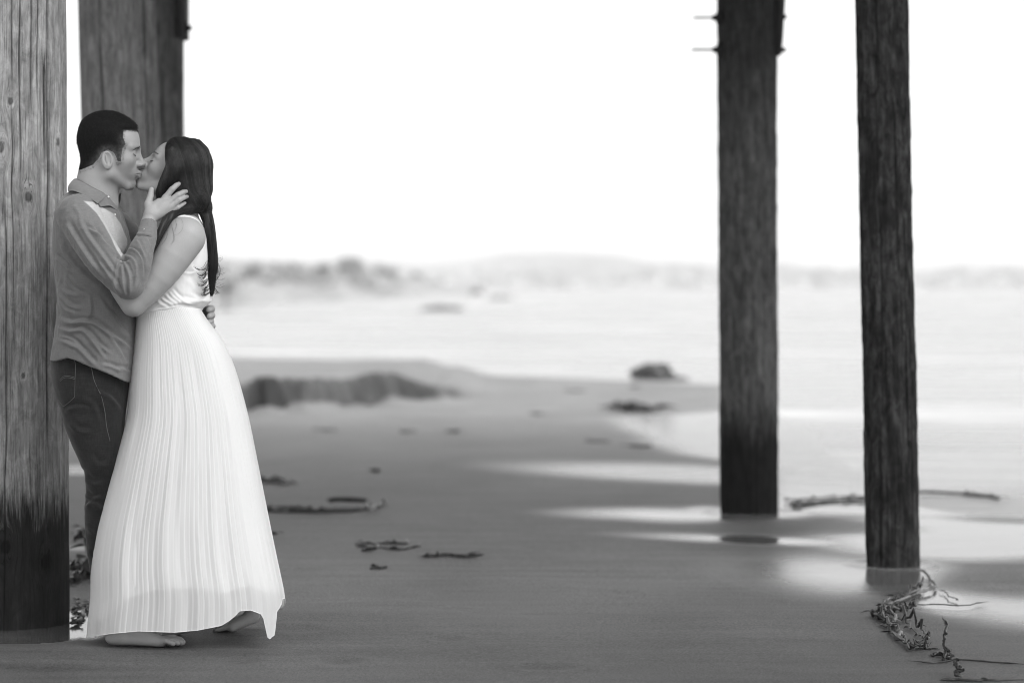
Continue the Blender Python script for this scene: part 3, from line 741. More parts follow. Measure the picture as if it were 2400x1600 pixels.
def surfnet(Fv, lo, h):
    s = Fv < 0
    n = np.array(Fv.shape)
    c = np.zeros(n - 1, np.int8)
    for o in _C: c += s[o[0]:n[0] - 1 + o[0], o[1]:n[1] - 1 + o[1], o[2]:n[2] - 1 + o[2]]
    act = (c > 0) & (c < 8)
    idx = np.full(n - 1, -1, np.int64); ii = np.argwhere(act); idx[act] = np.arange(len(ii))
    val = np.stack([Fv[ii[:, 0] + o[0], ii[:, 1] + o[1], ii[:, 2] + o[2]] for o in _C], 1)
    acc = np.zeros((len(ii), 3)); cnt = np.zeros(len(ii))
    for a, b in _E:
        va, vb = val[:, a], val[:, b]; m = (va < 0) != (vb < 0)
        t = np.where(m, va / np.where(m, va - vb, 1), 0)[:, None]
        acc += np.where(m[:, None], _C[a] + t * (_C[b] - _C[a]), 0); cnt += m
    V = lo + (ii + acc / cnt[:, None]) * h
    faces = []
    for ax in range(3):
        u, w = [(1, 2), (2, 0), (0, 1)][ax]
        sl0 = [slice(1, n[k] - 1) for k in range(3)]; sl1 = list(sl0); sl0[ax] = slice(0, n[ax] - 1); sl1[ax] = slice(1, n[ax])
        A, Bv = s[tuple(sl0)], s[tuple(sl1)]; m = A != Bv
        e = np.argwhere(m); inside = A[m]
        for k in range(3):
            if k != ax: e[:, k] += 1
        eu = np.zeros(3, int); eu[u] = 1; ew = np.zeros(3, int); ew[w] = 1
        g = lambda off: idx[tuple((e - off).T)]
        q = np.stack([g(eu + ew), g(ew), g(0 * eu), g(eu)], 1)
        q = np.where(inside[:, None], q, q[:, ::-1])
        q = q[(q >= 0).all(1)]; faces.append(q)
    return V, np.vstack(faces)
def vnormals(V, Fq):
    N = np.zeros_like(V); fn = np.cross(V[Fq[:, 2]] - V[Fq[:, 0]], V[Fq[:, 3]] - V[Fq[:, 1]])
    for k in range(4):
        for c in range(3): N[:, c] += np.bincount(Fq[:, k], fn[:, c], len(V))
    return N / (np.linalg.norm(N, axis=1, keepdims=True) + 1e-9)
def relax(V, Fq, it=2, lam=.5):
    for _ in range(it):
        A = np.zeros_like(V); n = np.zeros(len(V))
        for k in range(4):
            a, b = Fq[:, k], Fq[:, (k + 1) % 4]
            for c in range(3):
                A[:, c] += np.bincount(a, V[b, c], len(V)) + np.bincount(b, V[a, c], len(V))
            n += np.bincount(a, minlength=len(V)) + np.bincount(b, minlength=len(V))
        V = V + lam * (A / np.maximum(n, 1)[:, None] - V)
    return V
def polydist(px, py, poly, closed=False):
    """distance of points to a polyline (photo pixels), parameter along it 0..1"""
    poly = np.array(poly, float); best = np.full(len(px), 1e9); par = np.zeros(len(px)); sg = np.zeros(len(px))
    m = len(poly) - (0 if closed else 1)
    for i in range(m):
        a, b = poly[i], poly[(i + 1) % len(poly)]; ab = b - a; L2 = ab @ ab + 1e-9
        h = np.clip(((px - a[0]) * ab[0] + (py - a[1]) * ab[1]) / L2, 0, 1)
        dx, dy = px - a[0] - h * ab[0], py - a[1] - h * ab[1]; d = np.hypot(dx, dy)
        u = d < best; best[u] = d[u]; par[u] = (i + h[u]) / m; sg[u] = np.sign(ab[0] * dy[u] - ab[1] * dx[u])
    return best, par, sg
def inpoly(px, py, poly):
    r = np.zeros(len(px), bool); n = len(poly)
    for i in range(n):
        (x0, y0), (x1, y1) = poly[i], poly[(i + 1) % n]
        if y0 == y1: continue
        c = ((y0 > py) != (y1 > py)) & (px < (x1 - x0) * (py - y0) / (y1 - y0) + x0); r ^= c
    return r
def sdpoly(px, py, poly):
    d, _, _ = polydist(px, py, poly, True); return np.where(inpoly(px, py, poly), -d, d)
def fold_disp(V, N, folds, near=True):
    """cloth folds: polyline, amplitude (px, + out), width (px); applied on the side facing the camera"""
    px, py = to_photo(V); face = np.clip(-N[:, 2] * 1.8, 0, 1) if near else np.clip(np.abs(N[:, 2]), 0, 1)
    D = np.zeros(len(V))
    for f in folds:
        pts, amp, w = f[:3]; q = resample(pts, 3 * len(pts)) if len(pts) > 2 else np.array(pts, float)
        lo, hi = q.min(0) - 3 * w, q.max(0) + 3 * w
        m = (px > lo[0]) & (px < hi[0]) & (py > lo[1]) & (py < hi[1])
        if not m.any(): continue
        d, t, sg = polydist(px[m], py[m], q)
        e = np.minimum(1, np.minimum(t, 1 - t) * 5 + .15)
        if len(f) > 3: D[m] += amp * e * (np.exp(-((d * sg - w * .7) / w) ** 2) - .9 * np.exp(-((d * sg + w * .7) / w) ** 2))
        else: D[m] += amp * e * np.exp(-(d / w) ** 2)
    return V + N * (D * face)[:, None]

# ---- head in centimetres: X forward, Y to the head's left... (mirrored alike), Z up
def head_sdf(fem=False):
    s = SDF(); j = .86 if fem else 1.0
    s.ell((-1.3, 0, 3.0), (9.2, 7.5, 8.0), 1)
    s.ell((3.2, 0, 1.8), (5.6, 6.3, 6.6), 2.2)
    s.ell((2.9, 0, -4.8), (5.6, 5.7 * j, 6.5), 2.4)
    for q in (-1, 1):
        s.cone((-.8, q * 5.9 * j, -4.2), (1.0, q * 5.3 * j, -8.0), 1.2, 1.1, 1.8)
        s.cone((1.0, q * 5.3 * j, -8.0), (6.4, q * 1.9 * j, -10.9), 1.1, 1.2, 1.8)
        s.ell((4.8, q * 4.0, -2.8), (2.4, 1.8, 1.9), 2.4)
        s.cone((7.9, q * 1.0, 1.2), (6.3, q * 4.7, 1.3), .85 if fem else 1.1, .8 if fem else .95, 1.1)
        s.ell((9.0, q * 3.0, -.35), (1.35, 1.75, 1.1), 1.3, 's')
        s.ell((6.35, q * 3.1, -.6), (1.65, 1.75, 1.5), .5)
        s.cone((7.7, q * 1.9, -.95), (6.9, q * 4.4, -.75), .18, .14, .25)     # closed lid edge
    s.cone((7.6, 0, -10.0), (7.6, 0, -10.5), 1.45, 1.3, 1.6)
    s.ell((7.2, 0, -6.8), (2.0, 2.7, 2.5), 1.4)
    s.cone((8.1, 0, .6), (9.85, 0, -2.5), .65, .85, 1.7)
    s.cone((10.0, 0, -2.6), (10.45, 0, -3.4), .72, .85 if fem else .95, .5)
    for q in (-1, 1):
        s.ell((9.2, q * 1.1, -3.85), (1.15, .62, .72), .8)
        s.ell((9.75, q * .65, -4.6), (.5, .34, .28), .2, 's')
    s.ell((8.9, 0, -5.9), (.5, .9, .9), .6)
    # lips
    for q in (-1, 1):
        s.cone((9.75, 0, -6.25), (8.4, q * 2.0, -6.75), .52, .2, .6)
        s.cone((9.6, 0, -7.4), (8.4, q * 1.8, -6.95), .58, .22, .6)
        s.cone((10.3, 0, -6.80), (8.6, q * 2.1, -6.85), .12, .08, .2, 's')
    s.ell((8.9, 0, -8.4), (.7, 1.6, .5), .5, 's')
    # ears
    for q in (-1, 1):
        e = SDF()
        e.ell((-.3, q * 7.0, -3.6), (1.4, .6, 2.3), .3, rot=None)
        s.add(lambda P, q=q: d_ell((P - np.array([-.3, q * 7.35, -3.7])) @ _earrot(q), np.zeros(3), (1.8, .55, 2.8)), .45)
        s.add(lambda P, q=q: d_ell((P - np.array([-.05, q * 7.95, -3.3])) @ _earrot(q), np.zeros(3), (1.25, .95, 2.0)), .3, 's')
        s.add(lambda P, q=q: d_ell((P - np.array([-.55, q * 7.7, -3.7])) @ _earrot(q), np.zeros(3), (.22, .35, 1.6)), .3)
        s.add(lambda P, q=q: d_ell((P - np.array([.55, q * 7.7, -4.2])), np.zeros(3), (.3, .75, .7)), .2, 's')
    return s
def _earrot(q):
    a = math.radians(12); b = math.radians(-18 * q)
    R1 = np.array([[math.cos(a), 0, -math.sin(a)], [0, 1, 0], [math.sin(a), 0, math.cos(a)]])
    R2 = np.array([[math.cos(b), -math.sin(b), 0], [math.sin(b), math.cos(b), 0], [0, 0, 1]])
    return R1 @ R2
class HeadX:
    """placement of the canonical head in figure space"""
    def __init__(s, cx, cy, cd, scale, pitch, face, yaw=0, roll=0):
        s.c = Pt(cx, cy, cd); s.k = scale; p = math.radians(pitch); y = math.radians(yaw); r = math.radians(roll)
        Fd = np.array([math.cos(p), -math.sin(p), 0]); Up = np.array([math.sin(p), math.cos(p), 0]); Sd = np.array([0, 0, 1.0])
        Fd, Sd = Fd * math.cos(y) + Sd * math.sin(y), Sd * math.cos(y) - Fd * math.sin(y)
        Up, Sd = Up * math.cos(r) + Sd * math.sin(r), Sd * math.cos(r) - Up * math.sin(r)
        M = np.stack([Fd, Sd, Up])           # rows: images of X,Y,Z in (right, up, depth)
        M = M.copy(); M[:, 0] *= face
        M[:, 1] *= -1                        # up -> photo y down
        s.M = M
    def __call__(s, V): return s.c + s.k * (np.asarray(V, float) @ s.M)
    def inv(s, P): return ((np.asarray(P, float) - s.c) / s.k) @ s.M.T

def hand_sdf(s, wrist, palm, knuckles, fingers, rw=17, rf=6.2, thumb=None, k=3.0):
    """fingers: list of joint lists, first joint = knuckle. palm is built as fans of cones from wrist to knuckles"""
    for kn in knuckles: s.cone(wrist, kn, rw * .72, rf * 1.35, 7)
    for a, b in zip(knuckles[:-1], knuckles[1:]): s.cone(a, b, rf * 1.25, rf * 1.15, 4)
    if palm is not None: s.ell(palm[0], palm[1], 8)
    for f in fingers:
        n = len(f); r0 = rf
        for i in range(n - 1): s.cone(f[i], f[i + 1], r0 * (1.08 - .12 * i), r0 * (1.0 - .12 * i), k if i == 0 else 1.2)
    if thumb is not None:
        n = len(thumb)
        for i in range(n - 1): s.cone(thumb[i], thumb[i + 1], rf * (1.75 - .35 * i), rf * (1.4 - .3 * i), 5 if i == 0 else 1.5)

def skin_mat(name, col, stubble=False):
    t = NT(name); c = t.coord()
    n = t.noise(c, 9, 4, .6); f = t.noise(c, 700, 2, .6)
    base = t.math('MULTIPLY_ADD', n, .12, col - .06)
    base = t.math('ADD', base, t.math('MULTIPLY_ADD', f, .07, -.035))
    base = t.math('MULTIPLY', base, t.mix(t.attr('dark'), 1.0, .10))
    if stubble: base = t.math('MULTIPLY', base, t.mix(t.math('MULTIPLY', t.attr('stubble'), t.ramp(f, [(.3, .7), (.7, 1.0)])), 1.0, .74))
    t.set(Base_Color=base, Roughness=.5, Specular_IOR_Level=.35, Subsurface_Weight=.12, Subsurface_Scale=.01, Subsurface_Radius=(1, 1, 1),
          Normal=t.bump(t.math('ADD', f, t.noise(c, 120, 3, .6)), .3, .0012))
    return t.m
def merge(parts):
    """[(V, F)...] in figure space -> one V, F"""
    V = []; Fq = []; o = 0
    for v, f in parts: V.append(v); Fq.append(f + o); o += len(v)
    return np.vstack(V), np.vstack(Fq)
def hair_strands(roots, dirs, length, r, seed, curl=.0, k=4):
    rng = np.random.default_rng(seed); n = len(roots); t = np.linspace(0, 1, k)
    d = dirs + rng.normal(size=dirs.shape) * .25; d /= np.linalg.norm(d, axis=1, keepdims=True)
    P = roots[:, None] + d[:, None] * (t[None, :, None] * (length * (.6 + .8 * rng.random(n)))[:, None, None])
    R = np.broadcast_to(r * (1 - .75 * t), (n, k)); return tubes(P, R, 3, False)
# ================================================================== THE MAN
GX0, GY0, GZ0 = 0, 0, 0
skin1 = skin_mat('skin_man', .265, True)
def part(name, V, Fq, mat, parent, disp=None):
    return add_mesh(name, to_world(V), Fq, mat, parent)
HM = HeadX(258, 350, -20, 7.5, 6, 1, yaw=8)
hs = head_sdf()
hs.cone((-2.6, 0, -4.0), (-3.9, 0, -16.5), 5.7, 6.3, 3.0)
hs.cone((-2.0, 0, -9), (-.3, 0, -17), 4.6, 4.6, 2.5)
hv, hf = mesh_sdf(hs, (-12, -9.5, -18), (12, 9.5, 12), .125)
hv = relax(hv, hf, 1, .3)
headV = HM(hv)
# torso, arms, legs (mostly inside the clothes), hands and feet
bs = SDF()
bs.loft([(445, 180, 250, 40, 0), (475, 160, 262, 100, 0), (520, 150, 272, 120, 0), (620, 150, 280, 110, 0), (740, 155, 285, 100, 0), (860, 150, 280, 100, 0), (930, 160, 280, 95, 0)], 10)
bs.chain([Pt(190, 505, -118), Pt(232, 590, -170), Pt(304, 664, -190)], [34, 30, 24], 14)
bs.chain([Pt(304, 664, -190), Pt(328, 590, -162), Pt(347, 525, -124)], [22, 20, 14], 8)
bs.chain([Pt(215, 510, 118), Pt(300, 610, 165), Pt(380, 690, 172)], [34, 30, 24], 14)
bs.chain([Pt(380, 690, 172), Pt(440, 715, 120), Pt(468, 722, 80)], [22, 18, 14], 8)
bs.chain([Pt(208, 890, -35), Pt(240, 1160, -8), Pt(254, 1370, -14), Pt(270, 1445, -80)], [40, 28, 20, 18], 14)
bs.chain([Pt(225, 890, 45), Pt(262, 1160, 66), Pt(290, 1430, 90)], [40, 28, 18], 14)
bv, bf = mesh_sdf(bs, (100, 430, -250), (520, 1450, 260), 7.0)
# right hand on her neck
hd = SDF()
W0 = Pt(347, 522, -124)
kn = [Pt(388, 463, -90), Pt(397, 473, -93), Pt(401, 484, -92), Pt(400, 495, -88)]
hd.cone(Pt(343, 545, -136), W0, 16, 15, 3)
hd.cone(W0, Pt(352, 505, -115), 15, 16, 6)
hd.ell(Pt(369, 492, -104), (26, 20, 11), 8, rot=-38)
for kk in kn: hd.cone(Pt(356, 506, -112), kk, 12, 7.6, 8)
fing = [[kn[0], Pt(403, 444, -86), Pt(413, 435, -76), Pt(419, 431, -64)],
        [kn[1], Pt(417, 457, -88), Pt(429, 451, -78), Pt(436, 449, -66)],
        [kn[2], Pt(420, 469, -88), Pt(431, 463, -78), Pt(438, 461, -64)],
        [kn[3], Pt(416, 486, -86), Pt(426, 480, -76), Pt(433, 476, -64)]]
for j, f in enumerate(fing):
    r = (7.2, 7.2, 6.7, 5.8)[j]
    for i in range(3): hd.cone(f[i], f[i + 1], r * (1.05 - .10 * i), r * (.95 - .14 * i), 3.2 if i == 0 else 1.4)
th = [Pt(352, 500, -118), Pt(347, 478, -110), Pt(353, 458, -96), Pt(355, 444, -84)]
for i in range(3): hd.cone(th[i], th[i + 1], (12, 8.4, 7.0)[i], (9, 7.2, 5.6)[i], (6, 2, 1)[i])
hd.cone(Pt(372, 470, -102), Pt(356, 488, -112), 5, 9, 6)      # web of the thumb
for a in kn: hd.cone(a + (W0 - a) * .08 + (0, 0, -4.6), a + (W0 - a) * .6 + (0, 0, -4.5), 3.0, 2.4, 3)
hv2, hf2 = mesh_sdf(hd, (315, 415, -165), (450, 565, -50), 1.1)
hv2 = relax(hv2, hf2, 1, .4)
# left hand round her waist, fingertips showing behind the skirt
h2 = SDF()
h2.cone(Pt(452, 716, 100), Pt(474, 728, 55), 14, 15, 6)
for j, (y, xe, dd) in enumerate(((724, 499, 6), (739, 500, -2), (753, 498, -8), (764, 503, -12))):
    r = (9.5, 9.2, 8.2, 6.6)[j]
    kx = Pt(482, 724 + j * 8, 52); h2.cone(Pt(474, 728, 55), kx, 13, 9, 7)
    h2.cone(kx, Pt(xe - 4, y, 30), r, r * .95, 3); h2.cone(Pt(xe - 4, y, 30), Pt(xe - 9, y + 2, dd), r * .95, r * .75, 1.2)
h2.cone(Pt(474, 728, 55), Pt(480, 716, 30), 8, 6.5, 3)
hv3, hf3 = mesh_sdf(h2, (420, 690, -40), (520, 790, 125), 1.8)
# near foot: bare, toes pointing right, beside the hem
ft = SDF()
ft.cone(Pt(268, 1440, -112), Pt(272, 1484, -112), 20, 21, 10)
ft.ell(Pt(270, 1493, -112), (23, 17, 21), 10)
ft.cone(Pt(285, 1470, -112), Pt(372, 1500, -116), 22, 12, 14)
ft.cone(Pt(290, 1496, -120), Pt(380, 1503, -126), 14, 11, 10)
ft.cone(Pt(300, 1494, -98), Pt(376, 1501, -98), 13, 10, 10)
tz = [(-92, 424, 8.6, 1499), (-104, 430, 6.6, 1502), (-114, 426, 6.2, 1504), (-124, 418, 6.0, 1505), (-134, 407, 5.8, 1506)]
tz = [(-92, 428, 9.2, 1500), (-107, 433, 7.0, 1503), (-118, 430, 6.6, 1504), (-128, 422, 6.3, 1505), (-138, 411, 6.2, 1506)]
for dd, xe, r, y in tz:
    ft.cone(Pt(374, 1502, dd * .6 - 46), Pt(xe - 22, y - 5, dd), r * 1.15, r * 1.0, 6); ft.cone(Pt(xe - 22, y - 5, dd), Pt(xe - 5, y + 1, dd), r * .95, r * .95, 1.2)
fv, ff = mesh_sdf(ft, (240, 1420, -165), (450, 1525, -65), 1.6)
base_y = 1516.0
m_ = fv[:, 1] > base_y - 3; fv[m_, 1] = base_y - 3 + (fv[m_, 1] - base_y + 3) * .25
# far foot
ft2 = SDF(); ft2.ell(Pt(296, 1470, 90), (22, 16, 20), 8); ft2.cone(Pt(300, 1460, 90), Pt(380, 1474, 92), 20, 12, 10); ft2.cone(Pt(380, 1474, 92), Pt(420, 1478, 92), 13, 9, 6)
for j in range(5): ft2.cone(Pt(404, 1476, 76 + j * 8), Pt(426 - j * 3, 1479, 74 + j * 9), 6, 5.5, 2)
fv2, ff2 = mesh_sdf(ft2, (260, 1430, 55), (445, 1500, 125), 3)
V, Fq = merge([(headV, hf if np.linalg.det(HM.M) > 0 else hf[:, ::-1]), (bv, bf[:, :]), (hv2, hf2), (hv3, hf3), (fv, ff), (fv2, ff2)])

def outward(V, Fq):
    a, b, c = V[Fq[:, 0]], V[Fq[:, 1]], V[Fq[:, 2]]
    vol = (np.cross(a, b) * c).sum() + (np.cross(V[Fq[:, 0]], V[Fq[:, 2]]) * V[Fq[:, 3]]).sum()
    return Fq if vol > 0 else Fq[:, ::-1]
def brow_and_lashes(HX, parent, fem, mat, thin=1.0, sides=(-1, 1)):
    rng = np.random.default_rng(5 + fem)
    hsf = head_sdf(fem)
    def project(Pc):
        for _ in range(12):
            e = .02; f0 = hsf(Pc); g = np.stack([hsf(Pc + np.eye(3)[i] * e) - f0 for i in range(3)], 1) / e
            g /= np.linalg.norm(g, axis=1, keepdims=True) + 1e-9; Pc = Pc - g * f0[:, None]
        return Pc, g
    for q in sides:
        t = rng.random(240 if not fem else 200)
        t = t * .86
        x = 8.9 - 3.0 * t ** 1.4; y = q * (1.0 + 4.1 * t); z = (1.55 + .75 * np.sin(t * 2.4) - .5 * t if fem else 1.5 + .35 * np.sin(t * 2.4) - 1.0 * t) + rng.normal(size=len(t)) * (.20 if not fem else .13) * (1.1 - .6 * t)
        Pc, g = project(np.stack([x, y, z], 1))
        dr = np.stack([-.55 + 0 * t, q * (.9 + 0 * t), .35 - .5 * t], 1) + g * .25; dr /= np.linalg.norm(dr, axis=1, keepdims=True)
        v, f = hair_strands(Pc + g * .015, dr, .36, .026 * thin, 3)
        o = add_mesh('eyebrow', to_world(HX(v)), f, mat, parent)
        t = np.linspace(0, 1, 90); x = 7.75 - .75 * t; y = q * (1.95 + 2.4 * t); z = -1.0 + .25 * t - .12 * np.sin(np.pi * t)
        Pc, g = project(np.stack([x, y, z], 1)); dr = g + np.array([0, 0, -1.1]); dr /= np.linalg.norm(dr, axis=1, keepdims=True)
        v, f = hair_strands(Pc, dr, .45 if fem else .25, .03 if fem else .022, 4)
        o = add_mesh('eyelashes', to_world(HX(v)), f, mat, parent)
Fq = np.vstack([outward(headV, hf), outward(bv, bf) + len(headV)] )
parts_ = [(headV, outward(headV, hf)), (bv, outward(bv, bf)), (hv2, outward(hv2, hf2)), (hv3, outward(hv3, hf3)), (fv, outward(fv, ff)), (fv2, outward(fv2, ff2))]
V, Fq = merge(parts_)
man = add_mesh('person', to_world(V), Fq, skin1)
tag(man, 'short-haired man in a grey shirt and dark jeans leaning back on the big pile', 'person')
cx, cy_, cz = hv[:, 0], hv[:, 1], hv[:, 2]
st = sstep(-3.5, -6.0, cz + .12 * (cx - 2)) * sstep(-.5, 2.0, cx + cz * .25 + 2.2) * sstep(-11.9, -10.2, cz - 1.0 + .2 * cx)
lip = np.exp(-((cz + 6.8) / .7) ** 2) * sstep(8.6, 9.2, cx) * (np.abs(cy_) < 2.2)
st = np.clip(st * (1 - lip), 0, 1)
z_ = np.zeros(len(V)); z_[:len(hv)] = st; fattr(man, 'stubble', z_)
z_ = np.zeros(len(V)); z_[:len(hv)] = lip * .35 + .3 * ((np.abs(np.abs(cy_) - .62) < .35) & (np.abs(cz + 4.75) < .3) & (np.abs(cx - 9.7) < .5)); fattr(man, 'dark', np.clip(z_, 0, 1))

def hair_material(name, lo, hi, rough=.42, spec=.5):
    t = NT(name); n = t.noise(t.coord(), 90, 3, .6)
    fd = t.attr('fade')
    t.set(Base_Color=t.math('ADD', t.ramp(n, [(.3, lo), (.7, hi)]), t.math('MULTIPLY', t.math('MULTIPLY', fd, n), .16)), Roughness=rough, Specular_IOR_Level=spec,
          Normal=t.bump(t.noise(t.coord(), 900, 2, .7), .6, .001))
    return t.m
hair1 = hair_material('short_dark_hair', .003, .008, .7, .08)
HP = [(334, 309), (312, 309), (291, 307), (290, 322), (297, 338), (291, 350), (287, 383), (274, 384), (269, 372), (264, 361), (253, 356), (242, 361), (234, 376), (219, 391), (193, 403), (150, 410), (140, 300), (150, 230), (345, 230), (345, 290)]
HPc = HM.inv(np.array([Pt(x, y, -8 if x > 305 or y > 395 or x < 160 else -58) for x, y in HP]))[:, [0, 2]]
def hair_cap(hv, hf, HX, poly, thick, mat, parent, name='hair'):
    sd = sdpoly(hv[:, 0], hv[:, 2], poly)
    sd = sd + .12 * fbm(hv[:, 0] * 2.2, hv[:, 1] * 2.2, hv[:, 2] * 2.2, 3)
    N = vnormals(hv, outward(hv, hf))
    th = thick(hv, -sd)
    keep = sd < .25
    Vh = hv + N * th[:, None]
    fm = keep[hf].all(1); used = np.unique(hf[fm]); mp = -np.ones(len(hv), int); mp[used] = np.arange(len(used))
    return Vh[used], mp[outward(hv, hf)[fm]], N[used], (-sd)[used]
def thick1(v, s):
    top = sstep(1.0, 6.5, v[:, 2] + .25 * v[:, 0]); return -.05 + sstep(-.05, 1.6, s) * (.16 + .8 * top) + .05 * fbm(v[:, 0] * 3, v[:, 1] * 3, v[:, 2] * 3) * sstep(.3, 1.2, s)
hV, hF, hN, hS = hair_cap(hv, hf, HM, HPc, thick1, hair1, man)
hair = add_mesh('hair', to_world(HM(hV)), hF, hair1, man)
side = np.clip(sstep(3.4, .1, hS) * sstep(6.5, 0, hV[:, 2]) * sstep(-8, -2, hV[:, 0]) + .8 * sstep(.6, 0, hS), 0, 1)
fattr(hair, 'fade', np.clip(side * 1.0, 0, 1))
rngh = np.random.default_rng(9); pick = np.concatenate([rngh.choice(np.flatnonzero(hS > .22), 12000), rngh.choice(np.flatnonzero((hS < .3) & (hS > -.2)), 1500)])
dr = hN[pick] * .30 + np.array([.15, 0, -.5]) * (1 - sstep(2, 7, hV[pick, 2]))[:, None] + np.array([.55, 0, .1]) * sstep(2, 7, hV[pick, 2])[:, None]
dr /= np.linalg.norm(dr, axis=1, keepdims=True)
v, f = hair_strands(hV[pick] - hN[pick] * .06, dr, .5, .030, 8)
fz = add_mesh('hair_strands', to_world(HM(v)), f, hair1, hair); fattr(fz, 'fade', np.repeat(np.clip(.25 * rngh.random(len(pick)) + .8 * side[pick] * rngh.random(len(pick)), 0, 1), len(v) // len(pick)))
brow_and_lashes(HM, man, False, hair1)

# ---- cloth
def cloth_mat(name, col, rough=.85, weave=900, var=.12, wd=.0006, pale=None, slub=.35, sheen=.2):
    t = NT(name); n = t.noise(t.coord(), 6, 4, .6); h = t.noise(t.coord((.12, .12, 1)), weave, 2, .6); v = t.noise(t.coord((1, 1, .12)), weave, 2, .6)
    fine = t.math('ADD', h, v)
    base = t.math('MULTIPLY', t.ramp(n, [(.3, col * (1 - var)), (.7, col * (1 + var))]), t.ramp(t.math('MULTIPLY', fine, .5), [(.35, 1 - slub), (.65, 1 + slub * .6)]))
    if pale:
        pm_ = t.attr('pale'); base = t.mix(pm_, base, t.math('MULTIPLY', base, pale))  # cloth lightened where chest sunlight is painted in
    t.set(Base_Color=base, Roughness=rough, Specular_IOR_Level=.2, Sheen_Weight=sheen, Normal=t.bump(fine, .35, wd))
    return t.m
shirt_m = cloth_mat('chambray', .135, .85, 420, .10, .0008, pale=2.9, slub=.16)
denim_m = cloth_mat('dark_denim', .011, .85, 260, .45, .0012, slub=.6)
ss = SDF()
ss.loft([(444, 172, 258, 50, 0), (458, 154, 268, 88, 0), (478, 141, 275, 122, 0), (500, 134, 284, 142, 0), (540, 130, 296, 146, 0), (580, 128, 306, 140, 0), (620, 131, 311, 134, 0), (680, 138, 315, 128, 0),
         (742, 137, 320, 126, 0), (790, 131, 322, 126, 0), (842, 121, 322, 124, 0), (905, 124, 318, 122, 0)], 10, p=2.4)
ss.chain([Pt(183, 502, -122), Pt(207, 548, -152), Pt(247, 612, -176), Pt(300, 666, -190)], [47, 46, 42, 35], 9, n=7)
ss.chain([Pt(302, 664, -190), Pt(318, 626, -180), Pt(332, 585, -162), Pt(345, 553, -142)], [35, 35, 28, 23], 7, n=7)
ss.cone(Pt(345.5, 551, -141), Pt(347.5, 527, -127), 22.5, 20.5, 2)
ss.chain([Pt(205, 500, 122), Pt(270, 535, 150), Pt(318, 585, 168), Pt(375, 680, 172)], [46, 44, 38, 34], 9, n=7)
ss.chain([Pt(375, 680, 172), Pt(420, 706, 130), Pt(446, 716, 102)], [34, 28, 20], 7)
HEM = [(100, 846), (121, 846), (150, 845), (176, 839), (200, 844), (228, 857), (255, 867), (279, 878), (304, 893), (340, 905)]
hemc = np.array(HEM, float)
ss.add(lambda P: P[:, 1] - np.interp(P[:, 0], hemc[:, 0], hemc[:, 1]) - .02 * P[:, 2], .5, 'i')
